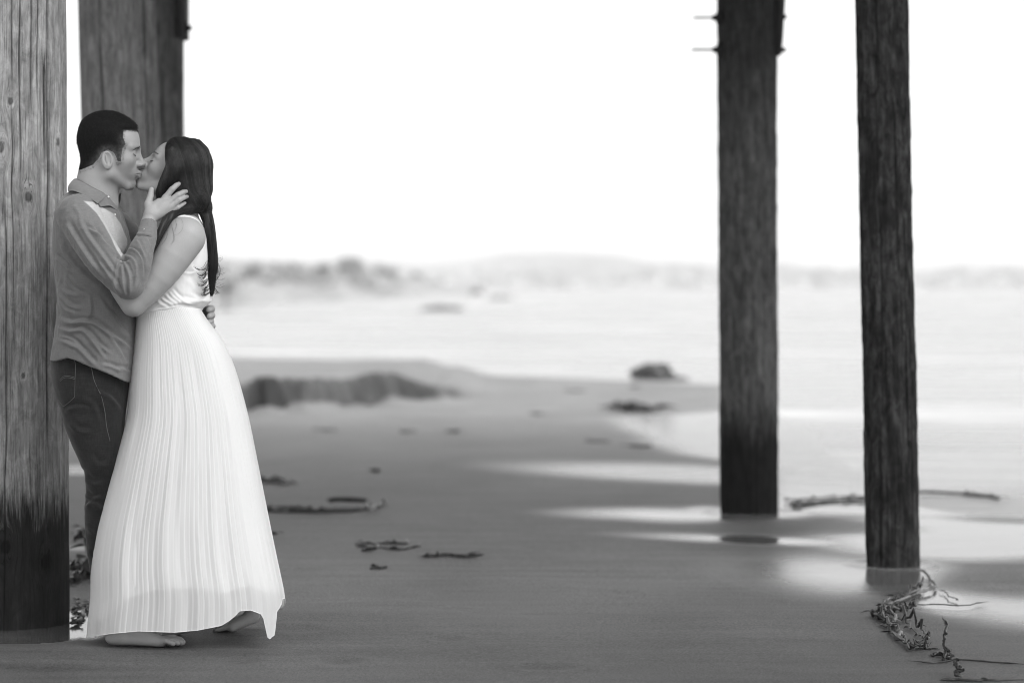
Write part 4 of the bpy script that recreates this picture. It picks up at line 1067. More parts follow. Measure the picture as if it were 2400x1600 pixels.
# opening of the sleeve and the inside of the hem
ss.cone(Pt(348.3, 497, -115), Pt(352, 470, -100), 26, 26, .5, 's'); ss.cone(Pt(347.5, 534, -130), Pt(349, 505, -118), 16.4, 16.6, 1, 's')
sv, sf = mesh_sdf(ss, (95, 430, -250), (500, 925, 230), 2.5)
sf = outward(sv, sf); sv = relax(sv, sf, 3, .5); sn = vnormals(sv, sf)
FOLDS = [
 ([(160, 520), (173, 545), (205, 595), (243, 647)], 3.6, 6, 1), ([(190, 515), (210, 552), (245, 600), (272, 640)], 3.4, 6, 1), ([(214, 520), (236, 552), (262, 580), (280, 597)], 3.0, 5, 1),
 ([(145, 560), (160, 595), (190, 630), (225, 660)], 3.0, 6, 1), ([(170, 480), (185, 500), (192, 530)], 2, 6), ([(205, 530), (226, 545), (245, 552)], 2.2, 4, 1),
 ([(283, 606), (276, 630), (273, 660), (280, 690)], 3.4, 4.5, 1), ([(284, 608), (290, 640), (293, 675), (297, 695)], 3.2, 4, 1), ([(286, 606), (300, 628), (308, 655), (306, 685)], 3.2, 4.5, 1),
 ([(296, 582), (316, 584), (333, 606), (337, 640), (327, 672)], 3.6, 3.6, 1), ([(290, 596), (312, 604), (322, 628), (320, 660)], 2.6, 4, 1), ([(284, 604), (290, 612), (302, 610)], 3, 3, 1),
 ([(322, 560), (330, 575), (341, 600)], 2, 4, 1), ([(345, 556), (352, 575), (350, 600)], 2, 4, 1), ([(276, 600), (284, 607), (298, 602)], -5, 5), ([(283, 590), (286, 606), (282, 622)], -3, 4), ([(232, 610), (255, 640), (272, 668)], 2, 5, 1), ([(150, 630), (185, 664), (230, 690)], 2, 5, 1), ([(262, 640), (276, 668), (290, 694)], 2, 4, 1), ([(155, 645), (168, 672), (200, 690)], 2.4, 5, 1), ([(230, 760), (262, 790), (300, 850)], 2, 5, 1),
 ([(308, 552), (325, 551), (345, 552), (358, 556)], -1.8, 1.8), ([(311, 549), (328, 547), (345, 548), (358, 551)], 1.0, 2.2),
 ([(139, 676), (150, 700), (170, 716), (196, 718)], 4.0, 6, 1), ([(136, 660), (150, 680), (190, 690)], 3, 6, 1), ([(140, 700), (155, 722), (178, 730)], 3, 5, 1),
 ([(141, 742), (164, 752), (190, 750), (222, 754), (253, 775), (290, 800), (317, 822)], 4.2, 6, 1), ([(136, 765), (166, 772), (192, 770), (212, 788), (232, 815), (246, 835)], 4.2, 5.5, 1),
 ([(198, 770), (215, 782), (236, 808), (260, 826)], 3.0, 5, 1), ([(140, 793), (165, 802), (190, 816), (212, 840), (226, 852)], 3.8, 6, 1), ([(142, 785), (160, 790), (178, 800), (192, 814)], 3, 4, 1),
 ([(212, 690), (216, 715), (214, 740), (200, 752)], 2, 5, 1), ([(240, 700), (262, 735), (290, 770), (312, 790)], 2.6, 7, 1), ([(268, 860), (290, 862), (310, 872)], 2, 5, 1), ([(240, 852), (262, 856), (284, 868)], 2.4, 5, 1),
 ([(260, 720), (275, 742), (300, 760)], 2, 5, 1), ([(130, 600), (150, 616), (170, 640)], 3.5, 6, 1), ([(200, 455), (225, 468), (245, 474)], 1.5, 4),
 ([(211, 484), (228, 500), (244, 526), (260, 556), (275, 588)], 2.0, 2.6), ([(268, 497), (284, 522), (300, 562)], -2.0, 2.5), ([(275, 495), (290, 522), (305, 560)], 1.6, 3)]
sv = fold_disp(sv, sn, [(f[0], f[1] * 1.5, f[2] * .9) + tuple(f[3:]) for f in FOLDS])
sn2 = vnormals(sv, sf)
sv = sv + sn2 * (1.1 * fbm(sv[:, 0] / 26, sv[:, 1] / 34, sv[:, 2] / 30, 3) - 1.6 * np.abs(vnoise(sv[:, 0] / 15 + sv[:, 1] / 60, sv[:, 1] / 22, sv[:, 2] / 20)) ** .6 + .5)[:, None]
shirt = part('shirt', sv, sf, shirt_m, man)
px_, py_ = to_photo(sv)
SUNLIT = [(196, 471), (222, 474), (243, 488), (266, 501), (283, 525), (298, 561), (298, 574), (284, 602), (273, 585), (259, 554), (243, 525), (227, 500), (210, 483)]
pd = sdpoly(px_, py_, SUNLIT); fattr(shirt, 'pale', (1 - sstep(-1.5, 1.5, pd)) * (sv[:, 2] < 0))  # sunlight on the chest painted into the shirt colour
def surf_at(V, N, pts, lift=.6):
    """photo points -> figure-space points on the camera-facing surface of a mesh"""
    px, py = to_photo(V); m = N[:, 2] < -.05; Vf = V[m]; px, py = px[m], py[m]; out = []
    for x, y in pts:
        d2 = (px - x) ** 2 + (py - y) ** 2; c = d2 < max(16, d2.min() * 2.5)
        z = Vf[c, 2].min(); sel = c & (Vf[:, 2] < z + 25); z = (Vf[sel, 2] / (d2[sel] + 1)).sum() / (1 / (d2[sel] + 1)).sum()
        out.append(Pt(x, y, z - lift))
    return np.array(out)
def line_on(name, V, N, pts, r, mat, parent, n=30, lift=.5, sides=5):
    q = resample(np.array(pts, float), n); P = surf_at(V, N, q, lift); P[:, 2] = np.convolve(np.pad(P[:, 2], 2, 'edge'), np.ones(5) / 5, 'valid')
    v, f = tubes([P], [[r] * n], sides); return add_mesh(name, to_world(v), f, mat, parent)
thread_m = simple_mat('seam_thread', .10, .8)
sn2 = vnormals(sv, sf)
line_on('seam', sv, sn2, [(322, 551.5), (334, 551), (345, 552), (355, 555)], .5, cloth_mat('dark_seam', .06), shirt, lift=-.2)
# collar: a folded band with thickness
def sheet(top, bot, n, m, bulge, thick, name, mat, parent):
    A = resample(np.array([Pt(*p) for p in top]), n); B = resample(np.array([Pt(*p) for p in bot]), n)
    t = np.linspace(0, 1, m)[None, :, None]; G = A[:, None] * (1 - t) + B[:, None] * t
    c = G.mean((0, 1)); out = G - np.array([c[0], 0, 0]) * [1, 0, 0]; out[..., 1] = 0
    out /= np.linalg.norm(out, axis=2, keepdims=True) + 1e-6
    G = G + out * (bulge * np.sin(np.pi * t))
    G2 = G - out * thick
    V = np.concatenate([G.reshape(-1, 3), G2.reshape(-1, 3)]); f = grid_faces(n, m); k = n * m
    edge = [i * m for i in range(n)] + [(n - 1) * m + j for j in range(1, m)] + [i * m + m - 1 for i in range(n - 2, -1, -1)] + [j for j in range(m - 2, 0, -1)]
    e = np.array(edge); e2 = np.roll(e, -1)
    Fq = np.vstack([f, f[:, ::-1] + k, np.stack([e, e2, e2 + k, e + k], -1)])
    return add_mesh(name, to_world(V), Fq, mat, parent)
coll_top = [(171, 423, 10), (174, 419, -25), (183, 420, -56), (200, 429, -72), (220, 440, -72), (238, 449, -66), (250, 456, -52)]
coll_bot = [(160, 449, 10), (160, 448, -62), (172, 447, -98), (188, 453, -116), (203, 461, -128), (217, 469, -130), (229, 477, -126)]
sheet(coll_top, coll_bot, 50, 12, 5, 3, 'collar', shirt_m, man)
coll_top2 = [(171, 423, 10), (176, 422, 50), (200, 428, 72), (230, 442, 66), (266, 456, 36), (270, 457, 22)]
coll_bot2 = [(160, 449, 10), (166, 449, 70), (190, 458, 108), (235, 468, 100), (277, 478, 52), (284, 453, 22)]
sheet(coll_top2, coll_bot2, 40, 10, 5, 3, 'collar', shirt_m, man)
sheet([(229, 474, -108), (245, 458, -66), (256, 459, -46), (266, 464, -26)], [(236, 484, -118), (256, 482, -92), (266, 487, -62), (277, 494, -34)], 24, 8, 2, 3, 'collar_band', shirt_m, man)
btn_m = simple_mat('pale_button', .7, .3, .05)
for (x, y, d, r) in ((254, 461.5, -66, 2.9), (269.5, 503, -80, 2.6), (338, 538, -158, 2.4)):
    c = Pt(x, y, d); v, f = tubes(to_world(np.array([c + (0, 0, 1.2), c + (0, 0, -1.2)]))[None], [[r * .8 / S, r * .7 / S]], 18); add_mesh('button', v, f, btn_m, shirt, False)
# jeans
js = SDF()
js.loft([(815, 126, 312, 108, 4), (850, 124, 306, 110, 4), (890, 126, 300, 110, 4), (930, 134, 296, 104, 4), (965, 148, 292, 92, 4), (1000, 161, 288, 84, 4), (1040, 176, 288, 76, 6), (1085, 196, 286, 60, 12)], 8, p=2.5)
js.chain([Pt(206, 985, -34), Pt(235, 1074, -22), Pt(241, 1120, -14), Pt(239, 1166, -12), Pt(236, 1200, -14), Pt(238, 1282, -8), Pt(252, 1380, -14), Pt(270, 1455, -55)], [50, 44, 41, 38, 38, 35, 31, 28], 22, n=16)
js.chain([Pt(232, 985, 50), Pt(262, 1160, 60), Pt(268, 1282, 70), Pt(286, 1445, 88)], [50, 38, 35, 30], 16, n=10)
jv, jf = mesh_sdf(js, (100, 805, -160), (345, 1500, 150), 3.0)
jf = outward(jv, jf); jv = relax(jv, jf, 3, .5); jn = vnormals(jv, jf)
JF = [([(150, 960), (180, 950), (215, 955)], 3, 6, 1), ([(230, 915), (262, 930), (290, 965)], 3.5, 6, 1), ([(200, 930), (225, 950), (235, 990)], 3, 7, 1), ([(165, 985), (185, 1005), (215, 1010)], 3, 7, 1),
      ([(196, 1150), (215, 1165), (240, 1160)], 4, 6, 1), ([(198, 1185), (215, 1175), (245, 1190)], 4, 6, 1), ([(195, 1110), (220, 1130), (250, 1120)], 3, 7, 1), ([(205, 1230), (225, 1245), (245, 1238)], 3, 6, 1), ([(206, 1290), (225, 1300), (240, 1292)], 3, 6, 1),
      ([(212, 1060), (230, 1085), (255, 1080)], 3, 7, 1)]
jv = fold_disp(jv, jn, JF); jn = vnormals(jv, jf); jv = jv + jn * (1.5 * fbm(jv[:, 0] / 30, jv[:, 1] / 40, jv[:, 2] / 30, 3))[:, None]
jeans = part('jeans', jv, jf, denim_m, man); jn = vnormals(jv, jf)
for nm, pts in (('side_seam', [(212, 848), (216, 870), (221, 892), (230, 912), (238, 930), (246, 965), (250, 1000), (258, 1033)]), ('pocket_stitching', [(175, 842), (177, 862), (176, 883), (175.5, 905), (175, 930)]),
                ('pocket_stitching', [(175, 930), (162, 942), (149, 951), (142, 944), (137, 936)]), ('pocket_stitching', [(140, 890), (147, 883), (156, 881), (166, 882), (176, 885)]), ('pocket_stitching', [(141, 893), (148, 886.5), (156, 884.5), (166, 885.5), (175, 888.5)])):
    line_on(nm, jv, jn, pts, .55 if nm != 'side_seam' else .8, thread_m, jeans, lift=.7)

# ================================================================== THE WOMAN
skin2 = skin_mat('skin_woman', .30)
HW = HeadX(406, 399.5, 14, 6.7, -33, -1, yaw=-4)
hs2 = head_sdf(True)
wv, wf = mesh_sdf(hs2, (-12, -9.5, -14), (12, 9.5, 12), .13)
wv = relax(wv, wf, 1, .3); whead = HW(wv)
wb = SDF()
wb.chain([Pt(420, 425, 0), Pt(424, 470, 0), Pt(428, 520, 0)], [36, 33, 40], 10)
wb.chain([Pt(378, 425, 0), Pt(398, 455, 0), Pt(410, 500, 0)], [20, 26, 34], 14)
wb.loft([(498, 400, 446, 60, 0), (520, 380, 462, 82, 0), (560, 366, 476, 90, 0), (620, 352, 478, 90, 0), (720, 330, 462, 80, 0), (800, 334, 490, 98, 0), (860, 335, 500, 100, 0)], 14)
wb.chain([Pt(434, 556, -92), Pt(406, 600, -112), Pt(373, 648, -124), Pt(336, 691, -130), Pt(313, 713, -131)], [47, 42.5, 37, 30.5, 27.5], 16, n=9)
wb.chain([Pt(313, 713, -131), Pt(290, 685, -133), Pt(262, 640, -142), Pt(250, 600, -148)], [27, 26, 20, 15], 8, n=6)
wb.chain([Pt(434, 556, 92), Pt(392, 610, 108), Pt(345, 660, 118)], [46, 38, 28], 16)
wb.chain([Pt(345, 660, 118), Pt(322, 620, 112), Pt(308, 590, 100)], [27, 20, 14], 10)
av, af = mesh_sdf(wb, (225, 395, -185), (500, 870, 165), 2.6); av = relax(av, af, 3, .5)
# near hand on his chest, under his sleeve
wh = SDF(); wh.cone(Pt(250, 605, -140), Pt(244, 590, -142), 14, 15, 8)
for j in range(4): wh.cone(Pt(232 + j * 7, 582 + j * 3, -142), Pt(218 + j * 9, 560 + j * 5, -142), 6.3, 5, 3)
wh.cone(Pt(252, 600, -142), Pt(260, 584, -140), 7, 5.5, 4)
whv, whf = mesh_sdf(wh, (205, 510, -175), (290, 625, -125), 2.2)
lg = SDF()
lg.chain([Pt(405, 850, -48), Pt(400, 1090, -40), Pt(430, 1400, 20), Pt(432, 1440, 24)], [54, 40, 24, 20], 12)
lg.chain([Pt(410, 850, 48), Pt(420, 1090, 70), Pt(560, 1370, 140), Pt(588, 1420, 146)], [54, 40, 25, 19], 12)
lv, lf = mesh_sdf(lg, (330, 780, -110), (640, 1470, 200), 6.0)
fo = SDF()
fo.cone(Pt(590, 1425, 146), Pt(592, 1440, 146), 17, 16, 6); fo.ell(Pt(592, 1443, 147), (16, 14, 15), 8, rot=30)
fo.cone(Pt(586, 1446, 146), Pt(546, 1464, 140), 15, 15.5, 10); fo.cone(Pt(580, 1452, 136), Pt(544, 1468, 126), 12, 12, 8)
for j in range(5):
    d0 = 124 + j * 8; fo.cone(Pt(540, 1467, d0), Pt(522 - (4 - abs(j - 2)) * 2, 1472, d0), 7.5, 6.5, 4); fo.cone(Pt(522 - (4 - abs(j - 2)) * 2, 1472, d0), Pt(512 - (4 - abs(j - 2)) * 2, 1474.5, d0), 6.3, 5.5, 1)
fo.cone(Pt(432, 1440, 24), Pt(434, 1462, 24), 19, 18, 6); fo.cone(Pt(432, 1464, 24), Pt(372, 1486, 20), 17, 13, 10)
for j in range(5): fo.cone(Pt(372, 1486, 2 + j * 9), Pt(350 + abs(j - 3) * 3, 1489, 0 + j * 9), 7, 6, 3)
fov, fof = mesh_sdf(fo, (330, 1400, -30), (625, 1500, 180), 2.2)
parts_ = [(whead, wf), (av, af), (whv, whf), (lv, lf), (fov, fof)]
V, Fq = merge([(v, outward(v, f)) for v, f in parts_])
woman = add_mesh('person', to_world(V), Fq, skin2)
tag(woman, 'dark-haired barefoot woman in a long pleated white dress, face tilted up', 'person')
cx, cy_, cz = wv[:, 0], wv[:, 1], wv[:, 2]
lip = np.exp(-((cz + 6.8) / .75) ** 2) * sstep(8.5, 9.1, cx) * (np.abs(cy_) < 2.3)
z_ = np.zeros(len(V)); z_[:len(wv)] = np.clip(lip * .4, 0, 1); fattr(woman, 'dark', z_); fattr(woman, 'stubble', np.zeros(len(V)))
hair2 = hair_material('long_dark_hair', .003, .009, .36, .42)
brow_and_lashes(HW, woman, True, hair2, 1.0)

# ---- hair: a mass and strands that flow over it
hm = SDF()
hm.ell(Pt(441, 387, 2), (56.5, 63, 66), 6); hm.ell(Pt(447, 437, 2), (50.5, 55, 60), 14); hm.ell(Pt(416, 353, 0), (28.5, 31, 44), 10)
for q in (-1, 1):
    hm.chain([Pt(404, 355, q * 50), Pt(408, 392, q * 58), Pt(394, 424, q * 54), Pt(381, 448, q * 42), Pt(380, 478, q * 30)], [14, 17, 18, 18, 15], 12)
hm.chain([Pt(450, 470, 0), Pt(476, 484, -4)], [34, 18], 12)
hm.ell(Pt(450, 470, -32), (38, 24, 28), 18)
FL = [(484, 468, -14), (468, 482, -32), (440, 490, -54), (416, 497, -76), (397, 508, -98), (382, 532, -118), (370, 560, -130), (358, 592, -140)]
BL = [(476, 486, -4), (486, 512, -4), (493, 545, -8), (498, 585, -10), (499, 625, -10), (497, 655, -8), (494, 690, -8)]
hm.chain([Pt(*p) for p in FL], [9, 14, 14.5, 11, 11.5, 9.5, 6.5, 1.5], 6, n=12)
hm.chain([Pt(*p) for p in BL], [16, 14, 12.5, 11, 9.5, 7.5, 2.5], 8, n=12)
mv, mf = mesh_sdf(hm, (345, 305, -180), (525, 705, 90), 2.2)
mf = outward(mv, mf); mv = relax(mv, mf, 2, .5)
mn = vnormals(mv, mf)
flow = lambda P: 2.4 * vnoise(P[:, 0] / 11 + P[:, 1] / 60, P[:, 2] / 12, P[:, 1] / 90) * sstep(700, 640, P[:, 1])
mv = mv + mn * flow(mv)[:, None]
hairw = add_mesh('hair', to_world(mv - mn * 1.2), mf, hair2, woman); fattr(hairw, 'fade', np.zeros(len(mv)))
def project_sdf(fn, P, it=6, off=0.0):
    sh = P.shape; P = P.reshape(-1, 3).copy()
    for _ in range(it):
        e = .8; f0 = fn(P); g = np.stack([fn(P + np.eye(3)[i] * e) - f0 for i in range(3)], 1) / e
        g /= np.linalg.norm(g, axis=1, keepdims=True) + 1e-9; P -= g * (f0 - off)[:, None] * .8 if np.ndim(f0) else 0
    return P.reshape(sh), g.reshape(sh)
rs = np.random.default_rng(21)
def G(pts): return resample(np.array([Pt(*p) for p in pts]), 26)
gN = [G([(389, 336, -12), (389, 356, -40), (395, 384, -60), (382, 412, -64), (370, 440, -56), (370, 470, -50), (388, 492, -72), (404, 502, -86)]),
      G([(392, 328, -10), (398, 352, -48), (408, 384, -64), (408, 418, -66), (410, 448, -62), (420, 476, -62), (436, 494, -64)]),
      G([(402, 322, -8), (418, 346, -50), (432, 380, -66), (440, 418, -64), (448, 450, -56), (464, 474, -42), (476, 488, -24)]),
      G([(418, 321, -5), (444, 342, -44), (462, 372, -56), (472, 412, -54), (476, 446, -44), (480, 470, -30), (482, 490, -14)]),
      G([(434, 325, -2), (466, 348, -24), (484, 372, -30), (494, 404, -28), (496, 436, -22), (492, 466, -14), (485, 490, -6)]),
      G([(436, 325, 4), (470, 349, 8), (489, 372, 10), (497, 402, 10), (498, 436, 6), (493, 470, 2), (485, 492, 0)])]
gN = np.array(gN)
nS = 2600
u = rs.random(nS) * (len(gN) - 1); i = np.minimum(u.astype(int), len(gN) - 2); w = (u - i)[:, None, None]
SS = gN[i] * (1 - w) + gN[i + 1] * w
SS = SS + rs.normal(size=(nS, 1, 3)) * 1.5 + np.cumsum(np.cumsum(rs.normal(size=(nS, 26, 3)) * .045, axis=1), axis=1)
SS, _ = project_sdf(hm, SS, 4, .2)
_g = _ * flow(SS.reshape(-1, 3)).reshape(nS, -1)[..., None]
SS += _g + rs.normal(size=(nS, 1, 3)) * .55
# continue into the locks
def lock(P0, path, n, spread, k=18):
    q = resample(np.array([Pt(*p) for p in path]), k); t = np.linspace(0, 1, k)
    off = rs.normal(size=(n, 1, 3)); off /= np.linalg.norm(off, axis=2, keepdims=True); off *= (rs.random((n, 1, 1)) ** .5)
    sp = np.interp(t, np.linspace(0, 1, len(spread)), spread)[None, :, None]
    wv_ = np.stack([np.sin(t * 7 + a) for a in rs.random(n) * 6.28])[..., None] * np.array([1.2, 0, .8]) * t[None, :, None]
    return q[None] + off * sp + wv_
LB = lock(None, BL, 900, [16, 14, 12.5, 11.5, 10.5, 9, 6])
for j in range(len(LB)):      # the ends curl left or right
    if rs.random() < .35:
        c = rs.integers(9, 15); m_ = 18 - c; tt = np.linspace(0, 1, m_); r_ = rs.uniform(8, 20); sg = -1 if rs.random() < .93 else 1
        base_ = LB[j, c].copy(); LB[j, c:] = base_ + np.stack([sg * r_ * (1 - np.cos(tt * 2.2)), r_ * 1.4 * np.sin(tt * 2.2), 0 * tt], 1)
LFk = lock(None, FL, 800, [5, 13, 14.5, 11.5, 12, 10, 7, 2])
def tub(P, r, tip=.3): 
    n, k, _ = P.shape; return tubes(to_world(P.reshape(-1, 3)).reshape(P.shape), np.broadcast_to(r * (1 - (1 - tip) * np.linspace(0, 1, k) ** 3), (n, k)) / S, 3, False)
v, f = tub(SS, .5); fs = add_mesh('hair_strands', v, f, hair2, hairw); cl = np.clip(.32 * vnoise(u * 9, 3.3) + .12 * rs.random(nS) + .05, 0, 1); fattr(fs, 'fade', np.repeat(cl, len(v) // nS))
v, f = tub(LB, .55); fs = add_mesh('hair_lock', v, f, hair2, hairw); v, f = tub(LFk, .55); fs = add_mesh('hair_lock', v, f, hair2, hairw)
def zp(x, y): return (320 + x / 5.227, 480 + y / 5.227)
fly = []
for pts in ([(880, 700), (840, 770), (780, 795), (730, 775), (712, 745)], [(870, 780), (830, 850), (780, 870), (745, 835)], [(860, 830), (830, 890), (790, 900), (750, 870)], [(865, 900), (830, 935), (790, 925)],
            [(860, 940), (830, 980), (780, 992), (740, 975)], [(890, 980), (850, 1025), (800, 1020)], [(890, 1030), (840, 1050), (800, 1035)], [(900, 1060), (830, 1100), (780, 1075)], [(930, 1020), (970, 1070), (1020, 1080)],
            [(940, 1000), (985, 1060), (1010, 1075)], [(980, 700), (1020, 790), (1010, 880), (975, 940), (1030, 970)], [(850, 1000), (830, 1080), (850, 1110)], [(870, 200), (940, 330), (970, 500), (990, 700), (980, 900)], [(900, 220), (955, 350), (965, 520), (975, 620)]):
    for j in range(6 if pts[0][0] < 960 else 3):
        P = resample(np.array([Pt(*zp(x, y), np.interp(zp(x, y)[0], [455, 470, 480, 488, 494], [-97, -84, -64, -34, -14])) for x, y in pts]), 14) + rs.normal(size=3) * (1.6, 1.6, 4) ; fly.append(P)
arm_n = vnormals(av, outward(av, af))
wisps = []
for pts in ([(365, 200), (380, 270), (378, 370), (340, 450), (295, 500)], [(425, 160), (435, 260), (455, 350), (455, 430), (420, 482)], [(540, 155), (575, 230), (560, 310), (510, 360), (470, 370)],
            [(470, 160), (490, 240), (470, 330)]):
    q = resample(np.array([zp(x, y) for x, y in pts]), 14)
    P = surf_at(av, arm_n, q, 1.0)
    for j in range(3 if pts[0][1] < 300 and pts[0][0] < 500 else 1): wisps.append(P + (j * 1.1 - 1, j * .5, 0))
v, f = tub(np.array(fly), .5, .15); add_mesh('stray_hair', v, f, hair2, hairw)
v, f = tub(np.array(wisps), .16, .3); add_mesh('stray_hair', v, f, hair2, hairw)

# ---- dress
def dress_mat(name, col, trans=.30, alpha=.0, weave=900):
    t = NT(name); n = t.noise(t.coord(), 5, 4, .6)
    fine = t.math('ADD', t.noise(t.coord((.15, .15, 1)), weave, 2), t.noise(t.coord((1, 1, .15)), weave, 2))
    t.set(Base_Color=t.ramp(n, [(.3, col * .97), (.7, col)]), Roughness=.8, Specular_IOR_Level=.2, Sheen_Weight=.15, Normal=t.bump(fine, .2, .0005))
    tr = t.n('ShaderNodeBsdfTranslucent'); tr.inputs[0].default_value = (col, col, col, 1)
    mx = t.n('ShaderNodeMixShader'); mx.inputs[0].default_value = trans
    t.l(t.b.outputs[0], mx.inputs[1]); t.l(tr.outputs[0], mx.inputs[2]); out = mx.outputs[0]
    if alpha:
        tp = t.n('ShaderNodeBsdfTransparent'); m2 = t.n('ShaderNodeMixShader'); m2.inputs[0].default_value = alpha
        t.l(out, m2.inputs[1]); t.l(tp.outputs[0], m2.inputs[2]); out = m2.outputs[0]
    t.l(out, t.t.nodes['Material Output'].inputs[0]); return t.m
chiffon = dress_mat('white_chiffon', .79, .40, .10); lining_m = dress_mat('white_lining', .72, .15); bodice_m = dress_mat('white_bodice', .73, .1)
bo = SDF()
bo.loft([(499, 396, 452, 66, 0), (512, 385, 466, 86, 0), (535, 372, 480, 98, 0), (560, 360, 486.5, 101, 0), (600, 350, 489, 100, 0), (650, 338, 489, 95, 0), (690, 330, 494, 93, 0), (706, 322, 495, 94, 0), (724, 318, 474, 92, 0), (740, 318, 472, 93, 0)], 8, p=2.3)
bo.chain([Pt(434, 556, -98), Pt(406, 600, -118), Pt(373, 648, -130)], [49, 44, 38], 3, 's')
bo.ell(Pt(414, 480, 0), (40, 40, 52), 5, 's')
wc = np.array([(300, 742), (331, 735), (387, 724), (427, 720), (465, 725), (500, 730)], float)
bo.add(lambda P: P[:, 1] - np.interp(P[:, 0], wc[:, 0], wc[:, 1]) - 3, .5, 'i')
bv2, bf2 = mesh_sdf(bo, (300, 485, -130), (515, 745, 130), 2.4); bf2 = outward(bv2, bf2); bv2 = relax(bv2, bf2, 2, .5); bn = vnormals(bv2, bf2)
def zf(*p): return [zp(*q) for q in p]
BF = [(zf((430, 1020), (500, 1100), (600, 1180), (700, 1200)), 2.4, 4, 1), (zf((400, 1050), (470, 1130), (560, 1200)), 2.4, 4, 1), (zf((360, 1080), (420, 1150), (520, 1220)), 2.4, 4, 1), (zf((310, 1130), (380, 1180), (470, 1230)), 2.2, 4, 1),
      (zf((260, 1160), (320, 1210), (400, 1245)), 2, 4, 1), (zf((560, 1130), (660, 1160), (780, 1160)), 2, 5, 1), (zf((700, 1100), (780, 1140), (860, 1150)), 2.4, 5, 1), (zf((570, 820), (650, 830), (720, 822)), 1.4, 2.5, 1), (zf((680, 720), (720, 790), (800, 800)), 1.2, 4, 1),
      (zf((450, 150), (540, 138), (640, 165), (730, 225), (800, 320), (838, 430), (835, 540), (800, 620)), 1.6, 2.2), (zf((180, 1280), (400, 1240), (560, 1225), (740, 1240)), -1.6, 2.5), (zf((620, 900), (700, 950), (760, 1040)), 1.2, 8, 1)]
bv2 = fold_disp(bv2, bn, BF); bn = vnormals(bv2, bf2)
bv2 = bv2 + bn * (.8 * fbm(bv2[:, 0] / 16, bv2[:, 1] / 22, bv2[:, 2] / 18, 3) * sstep(520, 600, bv2[:, 1]))[:, None]
dress = add_mesh('dress', to_world(bv2), bf2, bodice_m, woman)
SK = np.array([(716, 320, 466, 88), (738, 320, 474, 94), (765, 318, 500, 104), (806, 314, 530, 112), (878, 304, 557, 124), (975, 299, 583, 140), (1103, 264, 608, 158), (1240, 227, 634, 172), (1331, 212.5, 653, 180), (1401, 214, 668, 186), (1464, 205, 671, 190), (1500, 204, 671, 192)], float)
HEMX = np.array([(200, 1493), (206, 1493), (231, 1488), (260, 1484), (323, 1478), (409, 1481), (463, 1476), (519, 1465), (540, 1452), (552, 1442), (563, 1431), (588, 1429), (612, 1438), (619, 1448), (626, 1492), (632, 1496), (642, 1488), (646, 1460), (649, 1432), (660, 1419), (668, 1402), (700, 1401)], float)
LINX = np.array([(200, 1460), (240, 1446), (264, 1424), (282, 1405), (333, 1386), (397, 1376), (473, 1379), (537, 1389), (563, 1379), (601, 1371), (624, 1384), (700, 1390)], float)
WAX = np.array([(318, 737), (331, 733), (387, 723), (427, 719), (465, 723), (480, 724)], float)
def smooth_interp(x, tb):
    xs = np.linspace(tb[0, 0], tb[-1, 0], 400); ys = np.interp(xs, tb[:, 0], tb[:, 1]); k = np.ones(9) / 9
    ys = np.convolve(np.pad(ys, 4, 'edge'), k, 'valid'); return np.interp(x, xs, ys)
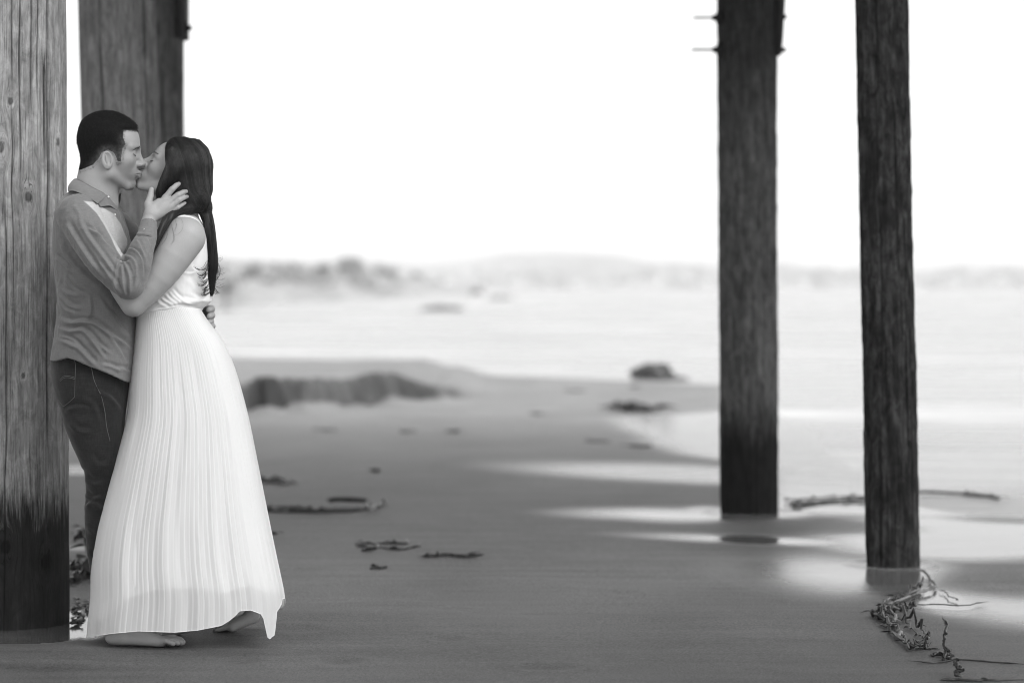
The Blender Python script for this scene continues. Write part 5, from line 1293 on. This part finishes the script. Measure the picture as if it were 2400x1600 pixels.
def skirt(hem, back_y, inset, npl, amp, ncol, nrow, big, p=2.9, seed=0):
    th0 = np.linspace(0, 2 * np.pi, 4000)
    sec = lambda th, a, b: (a * np.sign(np.cos(th)) * np.abs(np.cos(th)) ** (2 / p), b * np.sign(np.sin(th)) * np.abs(np.sin(th)) ** (2 / p))
    x, y = sec(th0, 1.0, .75); L = np.concatenate([[0], np.cumsum(np.hypot(np.diff(x), np.diff(y)))]); L /= L[-1]
    s = np.linspace(0, 1, ncol, endpoint=False); th = np.interp(s, L, th0)
    t = np.linspace(0, 1, nrow)
    Sg, T = np.meshgrid(s, t, indexing='ij'); TH = np.interp(Sg, L, th0)
    xl, xr, b = (np.interp(1480, SK[:, 0], SK[:, i]) for i in (1, 2, 3))
    cx_, _ = sec(TH, 1, 1)
    front = np.sin(TH) < 0
    xh = (xl + xr) / 2 + cx_ * (xr - xl) / 2
    yh = np.where(front, np.interp(xh, hem[:, 0], hem[:, 1]), back_y + (np.interp(xh, hem[:, 0], hem[:, 1]) - back_y) * np.exp(-np.abs(np.sin(TH)) * 5))
    xw = 320 + (cx_ + 1) / 2 * 146; yw = np.interp(xw, WAX[:, 0], WAX[:, 1])
    Y = yw + T * (yh - yw)
    yg = np.linspace(SK[0, 0], SK[-1, 0], 400)
    def ks(i):
        g = np.interp(yg, SK[:, 0], SK[:, i]); kk = np.hanning(61); kk /= kk.sum(); w0 = np.convolve(np.pad(g, 30, 'reflect', reflect_type='odd'), kk, 'valid'); return np.interp(Y, yg, w0)
    xl, xr, b = ks(1) + inset, ks(2) - inset, ks(3) - inset
    X, D = sec(TH, 1, 1); nx_, nd = np.cos(TH) * np.abs(np.cos(TH)) ** (-.3 + .3), np.sin(TH)
    ph = Sg * npl + .25 * vnoise(Sg * 40, T * 1.5, seed) * 1.0
    saw = ph % 1.0; w = np.where(saw < .78, saw / .78, (1 - saw) / .22)
    am = amp * (.35 + .65 * sstep(0, .5, T)) * (.7 + .6 * vnoise(np.floor(ph) * 3.7, 1.3, seed))
    disp = (w - .5) * am + big * (.25 + T) * fbm(Sg * 26, T * 1.3, seed + .5, 3) * sstep(0, .25, T)
    edge = np.abs(X) ** 6      # the silhouette stays where it is
    disp = disp * (1 - .55 * edge)
    X = (xl + xr) / 2 + X * (xr - xl) / 2 + disp * nx_; D = D * b + disp * nd
    k = 1 + D / (FY * S)
    V = np.stack([1200 + (X - 1200) * k, HOR + (Y - HOR) * k, D], -1).reshape(-1, 3)
    Fq = grid_faces(ncol, nrow, True)
    return V, Fq
sv_, sf_ = skirt(HEMX, 1425, 0, 104, 1.25, 1456, 150, 11.0)
sk = add_mesh('skirt', to_world(sv_), outward(sv_, sf_), chiffon, dress)
lv_, lf_ = skirt(LINX, 1372, 9, 30, 2.5, 360, 60, 6.0, seed=4)
add_mesh('lining', to_world(lv_), outward(lv_, lf_), lining_m, dress)
# stitched hem edge
hemv = sv_.reshape(1456, 150, 3)[:, -1]; ring = np.vstack([hemv, hemv[:1]])[None]
v, f = tubes(to_world(ring.reshape(-1, 3)).reshape(ring.shape), np.full(ring.shape[:2], .9 / S), 4, False); add_mesh('hem', v, f, lining_m, sk)
